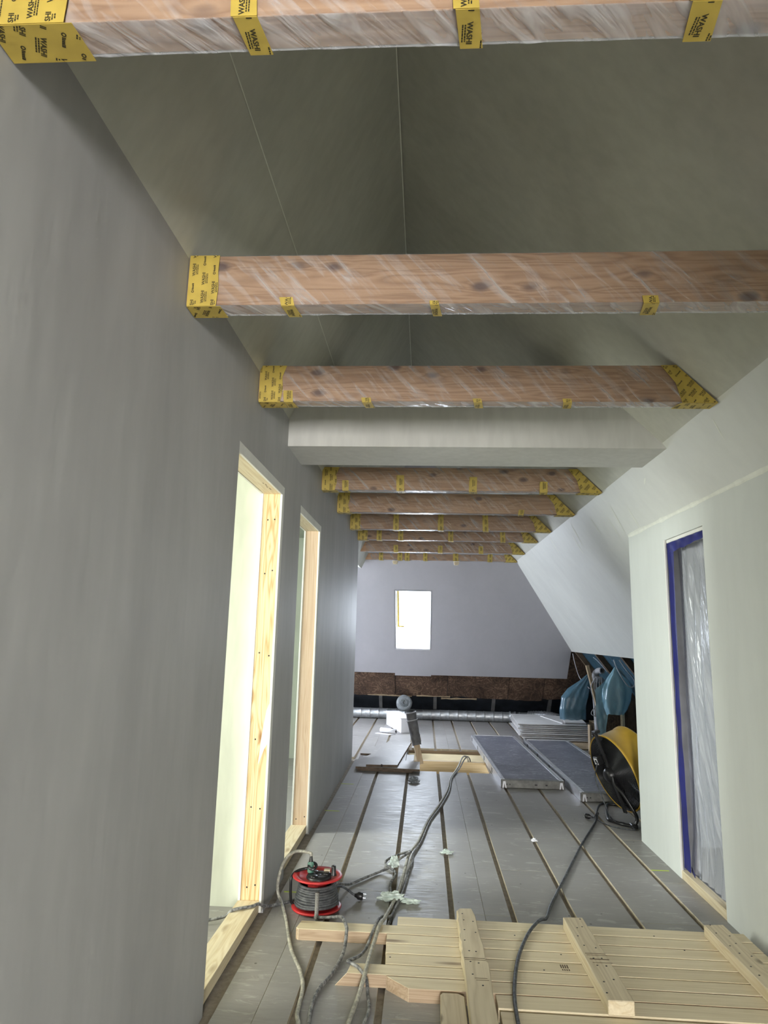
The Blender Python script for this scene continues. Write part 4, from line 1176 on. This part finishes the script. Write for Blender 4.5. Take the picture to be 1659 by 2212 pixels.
m.tube(P, [.088 + .006 * math.sin(i * 2.2) for i in range(len(P))], 22); m.build('flexible_elbow', 'galvanised', T)
T = thing('duct_end_wrap', 'grey film-wrapped round pipe end standing on the far duct', 'pipe end', (-.325, 11.6, .17))
m = MB(T.location)
Mx = basis((0, 0, 1), (.05, -1, .25), (-.325, 11.66, .285))
def fn(u, v):
    a = 2 * PI * u
    R = [.10, .13, .135, .125, .085, .055, .0][min(6, int(v * 6 + .01))]
    R *= 1 + .07 * noise.noise(V((math.cos(a) * 2, math.sin(a) * 2, v * 5)))
    h = [-.10, -.04, .02, .06, .075, .06, .05][min(6, int(v * 6 + .01))]
    return Mx @ V((R * math.cos(a), R * math.sin(a), h + .012 * noise.noise(V((a, v * 7, 3)))))
m.grid(fn, 32, 6); m.build('wrap', 'grey_film', T)
m = MB(T.location)
P = [Mx @ V(((.03 + .055 * k / 40) * math.cos(k * .45), (.03 + .055 * k / 40) * math.sin(k * .45), .085 - .02 * (k / 40))) for k in range(41)]
m.tube(P, .008, 6); m.build('twisted_fold', 'grey_film', T)

# ------------------------------------------------------------------ scaffold platforms
def platform(x00, x01, y0, x10, y1, wd, label, zt=.072):
    # near-left corner (x00,y0) to far-left (x10,y1), width wd
    T = thing('scaffold_platform', label, 'platform', ((x00 + x10 + wd) / 2, (y0 + y1) / 2, 0), 'scaffold platforms on the floor')
    d = V((x10 - x00, y1 - y0, 0)); L = d.length; d.normalize(); rgt = V((d.y, -d.x, 0))
    M = frame_axes(rgt, d, (0, 0, 1), (x00, y0, 0))
    m = MB(T.location); m.box((.03, .045, .045), (wd - .03, L - .03, zt - .006), M=M); m.build('deck', 'deck_phenolic', T)
    for x in (0, wd - .04):
        m = MB(T.location)
        m.prism([M @ V((x + a, .0, z)) for a, z in ((0, .001), (.04, .001), (.04, zt), (.022, zt), (.022, zt - .004), (.018, zt - .004), (.018, zt), (0, zt))], M.to_3x3() @ V((0, L, 0)))
        rl = m.build('side_rail', 'aluminium', T)
        for yy in (.6, 1.3, 2.0, 2.7):
            m = MB(T.location); m.box((x - .0015 if x == 0 else x + .04, yy, .012), (x + .0 if x == 0 else x + .0415, yy + .09, .06), M=M)
            m.build('rail_plate', 'steel_end', rl)
    m = MB(T.location); m.box((.002, -.03, .002), (wd - .002, .044, zt - .002), M=M); ep = m.build('end_profile', 'steel_end', T, .003)
    for x, wv in ((.05, .01), (.08, .01), (wd * .53, .025), (wd * .70, .02)):
        m = MB(T.location); m.box((x, -.0315, .03), (x + wv, -.0295, .042), M=M); m.build('slot', 'black_plastic', ep)
    for x in (.012, wd - .05):
        m = MB(T.location); m.prism([M @ V((x + a, -.033, z)) for a, z in ((0, .004), (.012, .004), (.02, .05), (.03, .004), (.04, .004), (.03, .064), (.008, .064))], M.to_3x3() @ V((0, -.006, 0))); m.build('hook', 'aluminium', ep)
    m = MB(T.location); m.box((.0, L - .035, .002), (wd, L, zt), M=M); m.build('end_profile', 'aluminium', T, .003)
    return T
platform(.752, 0, 6.83, .667, 9.73, .605, 'dark scaffold platform nearer the hatch, lying on the floor', .078)
platform(1.408, 0, 6.40, 1.352, 9.48, .60, 'dark scaffold platform beside the fan, reaching under the sheet stack', .078)

# ------------------------------------------------------------------ stack of plasterboard sheets
r = random.Random(12)
NS = 9
names = ['topmost', 'second', 'third', 'fourth', 'fifth', 'sixth', 'seventh', 'eighth', 'lowest']
z = .215
ST = .0135
for k in range(NS):
    dx, dy = (0, 0) if k == 0 else (r.uniform(-.02, .04) + .006 * k, r.uniform(-.03, .02) - .028 * k)
    x0, x1, y0, y1 = 1.345 + dx - .0 * k, 2.33 + dx, 9.96 + dy * .9, 11.22 + dy * .3
    z1 = .215 - k * (ST + .0085); z0 = z1 - ST
    sk = r.uniform(-.03, .03)
    if k > 3: x0 -= .02
    poly = [(x0, y0, z0), (x1, y0 + .02, z0), (x1 + .06 + sk, y1 - .12, z0), (x0 + .06 + sk, y1, z0)]
    m = MB((1.85, 10.6, z0)); m.prism(poly, (0, 0, ST), side=1)
    lab = '%s sheet in the stack of pale plasterboard beside the platforms' % names[k].capitalize()
    sh = tag(m.build('plasterboard_sheet', ['gypsum_sheet', 'gypsum_core'], None, .001), lab, 'board', 'stacked plasterboard sheets')
    if k < NS - 1:
        for (bx0, by0) in ((1.48, 10.05), (2.18, 10.05), (1.5, 10.9), (2.15, 10.9)):
            m = MB((1.85, 10.6, z0)); m.box((bx0, by0 + .01, z0 - .0084), (bx0 + .09, by0 + .12, z0 - .0001))
            m.build('spacer', 'gypsum_core', sh)
m = MB((2.0, 10.3, .02)); m.box((1.5, 10.0, 0.0005), (1.6, 10.9, .0245)); tag(m.build('timber_bearer', 'lath_wood', None, .001), 'timber bearer under the left side of the plasterboard stack', 'timber', 'bearers under the plasterboard stack')
m = MB((2.3, 10.3, .02)); m.box((2.2, 9.85, 0.0005), (2.3, 10.9, .0245)); tag(m.build('timber_bearer', 'lath_wood', None, .001), 'timber bearer under the right side of the plasterboard stack', 'timber', 'bearers under the plasterboard stack')
m = MB((2.2, 10.5, .216)); m.prism([(2.03, 10.06, .2155), (2.33, 10.07, .2155), (2.42, 10.98, .2155), (2.16, 10.98, .2155)], (0, 0, .025), side=1); tag(m.build('plasterboard_offcut', ['gypsum_sheet', 'gypsum_core'], None, .001), 'small white offcut on top right of the plasterboard stack', 'board')
m = MB((1.95, 10.5, .216)); m.prism([(1.83, 10.95, .2155), (1.85, 10.97, .2155), (2.03, 10.12, .2155), (2.0, 10.10, .2155)], (0, 0, .012)); tag(m.build('plasterboard_strip', ['gypsum_sheet'], None), 'thin white strip on the stack beside the small offcut', 'strip')
m = MB((2.48, 9.8, 0)); m.box((2.53, 9.0, 0.0005), (2.68, 10.75, .205)); tag(m.build('timber_baulk', 'lath_wood', None, .004), 'thick timber baulk lying behind the plasterboard stack', 'timber')
m = MB((2.05, 9.65, 0)); m.box((2.0, 9.2, .0005), (2.40, 9.78, .018)); tag(m.build('board_offcut', ['lath_wood'], None, .002), 'brown board offcut on the floor below the plasterboard stack', 'board')

# ------------------------------------------------------------------ drum fan
FC = V((1.545, 5.75, .365))
n = V((-.94, -.30, -.34)).normalized()
T = thing('drum_fan', 'yellow drum fan on a black tubular stand behind the right wall end', 'fan', (1.6, 5.78, 0))
upv = V((-.34, 0, .94))
FM = basis(upv, n, FC)      # local z points out of the back (visible) side, x up
R = .302
m = MB(T.location)
m.lathe([(R - .012, -.005), (R, .002), (R + .004, .008), (R + .008, .0), (R + .008, -.012), (R, -.02), (R, -.19), (R + .008, -.198), (R + .008, -.212), (R, -.22), (R - .004, -.215)], FM, 56)
m.build('drum', 'yellow_paint', T)
m = MB(T.location); m.lathe([(R - .005, .003), (R - .012, -.005), (R - .012, -.21), (R - .004, -.216)], FM, 56); m.build('drum_liner', 'black_metal', T)
m = MB(T.location)
for k in range(23):
    rr_ = .07 + .0102 * k
    hgt = .03 * (1 - (rr_ / R) ** 2) + .004
    m.tube([FM @ V((rr_ * math.cos(a), rr_ * math.sin(a), hgt)) for a in [2 * PI * q / 36 for q in range(37)]], .0028, 4, caps=False)
for k in range(10):
    a = 2 * PI * k / 10 + .2
    m.tube([FM @ V((q * math.cos(a), q * math.sin(a), .03 * (1 - (q / R) ** 2) + .001)) for q in (.06, .14, .22, R - .008)], .003, 5)
m.build('back_grille', 'black_metal', T)
m = MB(T.location)
for k in range(10):
    rr_ = .05 + .025 * k
    m.tube([FM @ V((rr_ * math.cos(a), rr_ * math.sin(a), -.225)) for a in [2 * PI * q / 30 for q in range(31)]], .0022, 4, caps=False)
for k in range(6):
    a = 2 * PI * k / 6
    m.tube([FM @ V((.03 * math.cos(a), .03 * math.sin(a), -.227)), FM @ V((R * math.cos(a), R * math.sin(a), -.215))], .003, 5)
m.build('front_grille', 'black_metal', T)
for k in range(3):
    m = MB(T.location); a0 = 2 * PI * k / 3
    def fn(u, v):
        rr_ = .05 + .23 * u; a = a0 + (v - .5) * (1.1 + .5 * u)
        return FM @ V((rr_ * math.cos(a), rr_ * math.sin(a), -.11 + .09 * (v - .5)))
    m.grid(fn, 8, 6); m.build('blade', 'black_plastic', T)
m = MB(T.location); m.lathe([(.0001, .085), (.035, .085), (.048, .075), (.058, .06), (.062, .02), (.062, -.16), (.0001, -.16)], FM, 28); m.build('motor', 'black_plastic', T)
m = MB(T.location); m.box((-R - .002, -.021, .026), (R + .05, .021, .042), M=FM); m.build('motor_bar', 'black_metal', T, .004)
m = MB(T.location); m.box((R + .03, -.03, .0), (R + .055, .03, .05), M=FM); m.build('handle', 'black_plastic', T, .006)
m = MB(T.location); m.box((.085, .03, .035), (.155, .10, .085), M=FM); sb = m.build('switch_box', 'black_plastic', T, .006)
m = MB(T.location); m.box((.095, .040, .085), (.145, .092, .0865), M=FM); lb = m.build('switch_label', 'white_card', sb)
m = MB(T.location); m.box((.108, .052, .0865), (.132, .072, .09), M=FM); m.build('switch_rocker', 'black_plastic', sb)
m = MB(T.location)
P = smoothpath([FM @ V((.0, -.06, .06)), FM @ V((-.06, -.075, .075)), (1.565, 5.62, .24), (1.63, 5.58, .13), (1.655, 5.575, .075), (1.645, 5.575, .035), (1.62, 5.58, .016), (1.555, 5.62, .014), (1.50, 5.70, .014), (1.482, 5.745, .014), (1.50, 5.85, .014), (1.56, 6.10, .014), (1.60, 6.23, .014), (1.66, 6.26, .014), (1.80, 6.20, .014), (1.93, 6.14, .014), (1.97, 6.10, .03), (1.96, 6.06, .10), (1.90, 5.98, .26), (1.86, 5.93, .34)], 6)
m.tube(P, .013, 10); m.build('stand', 'black_metal', T)
m = MB(T.location); m.box((1.605, 5.55, .0005), (1.655, 5.61, .03)); m.build('foot', 'black_plastic', T, .004)
m = MB(T.location)
P = smoothpath([FM @ V((.10, .095, .06)), (1.385, 5.66, .44), (1.375, 5.69, .34), (1.40, 5.66, .24), (1.43, 5.62, .15), (1.47, 5.63, .06), (1.52, 5.66, .02), (1.57, 5.64, .02), (1.62, 5.53, .008), (1.59, 5.505, .006), (1.488, 5.56, 0.006), (1.433, 5.63, 0.006), (1.405, 5.745, 0.006), (1.425, 5.86, 0.006), (1.45, 5.93, .014), (1.43, 5.90, .024), (1.40, 5.83, .022), (1.375, 5.765, .020), (1.362, 5.755, .02)], 6)
m.tube(P, .0045, 7); m.build('power_lead', 'cable_black', T)
Mx = basis((0, 0, 1), (-.055, .04, .003), (1.367, 5.755, .021))
m = MB(T.location); m.lathe([(.0001, 0), (.006, 0), (.008, .02), (.015, .03), (.0195, .036), (.0195, .062), (.017, .066), (.0001, .064)], Mx, 16); pb_ = m.build('plug', 'black_plastic', T)
m = MB(T.location)
for s in (-.0095, .0095): m.tube([Mx @ V((s, 0, .064)), Mx @ V((s, 0, .084))], .0024, 6)
m.build('plug_pin', 'chrome', pb_)

# ------------------------------------------------------------------ clutter in the right eaves
def pole(name, a, b, w1, w2, mt, label, cat, group=None):
    a, b = V(a), V(b); d = (b - a); L = d.length
    M = basis((1, .3, 0), d, a)
    m = MB(a); m.box((-w1 / 2, -w2 / 2, 0), (w1 / 2, w2 / 2, L), M=M)
    return tag(m.build(name, mt, None, .002), label, cat, group)
pole('timber_lath', (2.44, 9.35, .02), (2.235, 9.5, 1.07), .045, .03, 'lath_wood', 'grey brown lath leaning against the right eaves', 'lath')
def pipe(path, r0, label):
    P = smoothpath(path, 8)
    T = thing('conduit_pipe', label, 'pipe', P[0], 'grey pipes in the eaves')
    m = MB(P[0]); m.tube(P, r0, 16, caps=False)
    m.tube(P, r0 * .8, 16, caps=False); m.build('pipe', 'grey_pipe', T)
    m = MB(P[0]); d = (P[0] - P[1]).normalized(); Mx = basis(d.orthogonal(), d, P[0]); m.lathe([(r0 * .8, 0), (r0 * 1.08, 0), (r0 * 1.08, -.03), (r0, -.03)], Mx, 16); m.build('rim', 'grey_pipe', T)
pipe([(2.40, 9.35, 1.01), (2.365, 9.45, 1.0), (2.345, 9.55, .92), (2.36, 9.6, .6), (2.38, 9.6, .02)], .038, 'grey pipe bend with open mouth at the right eaves')
pipe([(2.33, 9.42, .885), (2.40, 9.42, .885), (2.47, 9.45, .80), (2.48, 9.5, .6), (2.46, 9.5, .02)], .034, 'second grey pipe bend below the open one')
wl_ = ['leftmost thin wire loop hanging at the right eaves', 'thin grey wire hanging beside the leaning lath', 'thin grey wire crossing the lath at the right eaves', 'thin wire drooping toward the plasterboard stack', 'thin wire bundle strand nearest the blue bag']
rw = random.Random(5)
for k in range(5):
    x = 2.27 + .035 * k
    P = [(2.32 + .02 * k, 9.38, .93), (x - .03, 9.33, .8), (x - .02 + rw.uniform(-.04, .04), 9.3, .62), (x - .03 + rw.uniform(-.06, .06), 9.28, .46), (x + rw.uniform(-.08, .08), 9.27, .36 + rw.uniform(-.04, .04)), (x + rw.uniform(-.05, .05), 9.26, .2), (x - .03, 9.25, .02)]
    cab('hanging_wire', P, .0055, 'wire_grey', wl_[k], 'wire', group='wires hanging at the right eaves')
cab('hanging_wire', [(2.27, 10.55, 1.20), (2.28, 10.45, 1.05), (2.30, 10.3, .88), (2.32, 10.1, .80), (2.33, 9.8, .74)], .006, 'wire_grey', 'wire dropping from the corner of the far slope', 'wire', group='wires hanging at the right eaves')
cab('hanging_wire', [(2.26, 8.28, 1.19), (2.29, 8.27, 1.10), (2.36, 8.26, .96), (2.43, 8.26, .88), (2.49, 8.26, .90), (2.48, 8.27, .98), (2.40, 8.28, 1.08), (2.33, 8.29, 1.19)], .007, 'wire_grey', 'pale wire looped over the blue bag', 'wire', group='wires hanging at the right eaves')
cab('hanging_wire', [(2.30, 7.2, .62), (2.26, 7.15, .5), (2.24, 7.1, .38), (2.26, 7.08, .25), (2.30, 7.05, .1), (2.33, 7.0, .01)], .006, 'wire_grey', 'pale wire hanging behind the edge of the right wall', 'wire', group='wires hanging at the right eaves')
cab('hanging_wire', [(2.42, 9.9, 1.17), (2.46, 9.8, 1.12), (2.56, 9.7, .98)], .006, 'wire_grey', 'short pale wire on the barrier film left of the blue bag', 'wire', group='wires hanging at the right eaves')

def bag(rings, label, mt, seed, ext):
    c = V((sum(q[0] for q in rings) / len(rings), rings[0][1], rings[-1][2]))
    T = thing('plastic_bag', label, 'bag', c, 'blue film bags at the eaves')
    m = MB(c); n = len(rings) - 1
    def fn(u, v):
        k = v * n; i = min(int(k), n - 1); t = k - i
        t = t * t * (3 - 2 * t)
        a, b = rings[i], rings[i + 1]
        x = a[0] + (b[0] - a[0]) * t; y = a[1] + (b[1] - a[1]) * t; z = a[2] + (b[2] - a[2]) * t; rx = a[3] + (b[3] - a[3]) * t; ry = a[4] + (b[4] - a[4]) * t
        an = 2 * PI * u
        q = 1 + .22 * noise.noise(V((math.cos(an) * 2.2, math.sin(an) * 2.2, v * 1.2 + seed))) + .14 * abs(noise.noise(V((math.cos(an) * 6, math.sin(an) * 6, v * 1.5 + seed))))
        return V((x + rx * q * math.cos(an), y + ry * q * math.sin(an), z + .02 * noise.noise(V((math.cos(an) * 2, math.sin(an) * 2, seed)))))
    m.grid(fn, 44, 26, smooth=True); m.build('film', mt, T)
    if ext:
        m = MB(c); m.grid(ext, 6, 20); m.build('loose_flap', mt, T)
bag([(2.315, 8.4, 1.09, .015, .012), (2.32, 8.4, 1.03, .05, .04), (2.34, 8.4, .95, .12, .07), (2.34, 8.4, .84, .165, .09), (2.32, 8.4, .72, .165, .1), (2.30, 8.4, .62, .135, .1), (2.285, 8.4, .55, .095, .09)], 'pale blue plastic bag hanging at the right eaves', 'blue_bag', 1,
    lambda u, v: V((2.12 + (u - .35) * (.16 - .06 * v) + .02 * noise.noise(V((u * 3, v * 3, 1))), 8.42 + .03 * noise.noise(V((u * 3, v * 4, 6))), .82 - .58 * v + .14 * u * (1 - v))))
bag([(2.36, 9.95, .93, .02, .02), (2.31, 9.95, .84, .07, .05), (2.22, 9.95, .72, .15, .08), (2.16, 9.95, .60, .19, .1), (2.13, 9.95, .45, .18, .1), (2.13, 9.95, .30, .17, .09)], 'dark blue film bundle hanging above the plasterboard stack', 'blue_bag_dark', 4, None)
# eaves framing: upright board, stud, old boards
m = MB((2.35, 8.75, 0)); m.box((2.25, 8.75, .0005), (2.445, 8.77, .56)); tag(m.build('upright_board', 'osb_light', None, .001), 'upright brown strand board standing under the blue bag', 'board')
pole('timber_stud', (2.468, 8.75, .0005), (2.468, 8.75, .66), .035, .06, 'sill_wood', 'pale timber stud right of the upright brown board', 'stud', 'eaves studs')
pole('timber_stud', (2.10, 8.9, .0005), (2.10, 8.9, .36), .022, .05, 'lath_wood', 'narrow timber stud left of the upright brown board', 'stud', 'eaves studs')
for k in range(4):
    m = MB((2.53 + .07 * k, 8.80, 0)); m.box((2.49 + .07 * k, 8.79, .0005), (2.555 + .07 * k, 8.81, .86 - .09 * k)); tag(m.build('eaves_board', 'old_timber', None, .002), '%s dark old board right of the pale stud in the eaves' % ['first', 'second', 'third', 'fourth'][k], 'board', 'dark eaves boards')
T0 = bpy.data.objects.get('wall_eaves')
for k in range(5):
    y = 5.9 + 1.25 * k
    m = MB((2.4, y, 1.0))
    a, b_ = (slope_x(1.25) + .0, 1.25), (slope_x(.02) + .0, .02)
    m.prism([(a[0] + .03, y, a[1]), (b_[0] + .03, y, b_[1]), (b_[0] + .12, y, b_[1]), (a[0] + .12, y, a[1])], (0, .07, 0))
    o = m.build('rafter', 'old_timber', T0, .002); o.location = m.o
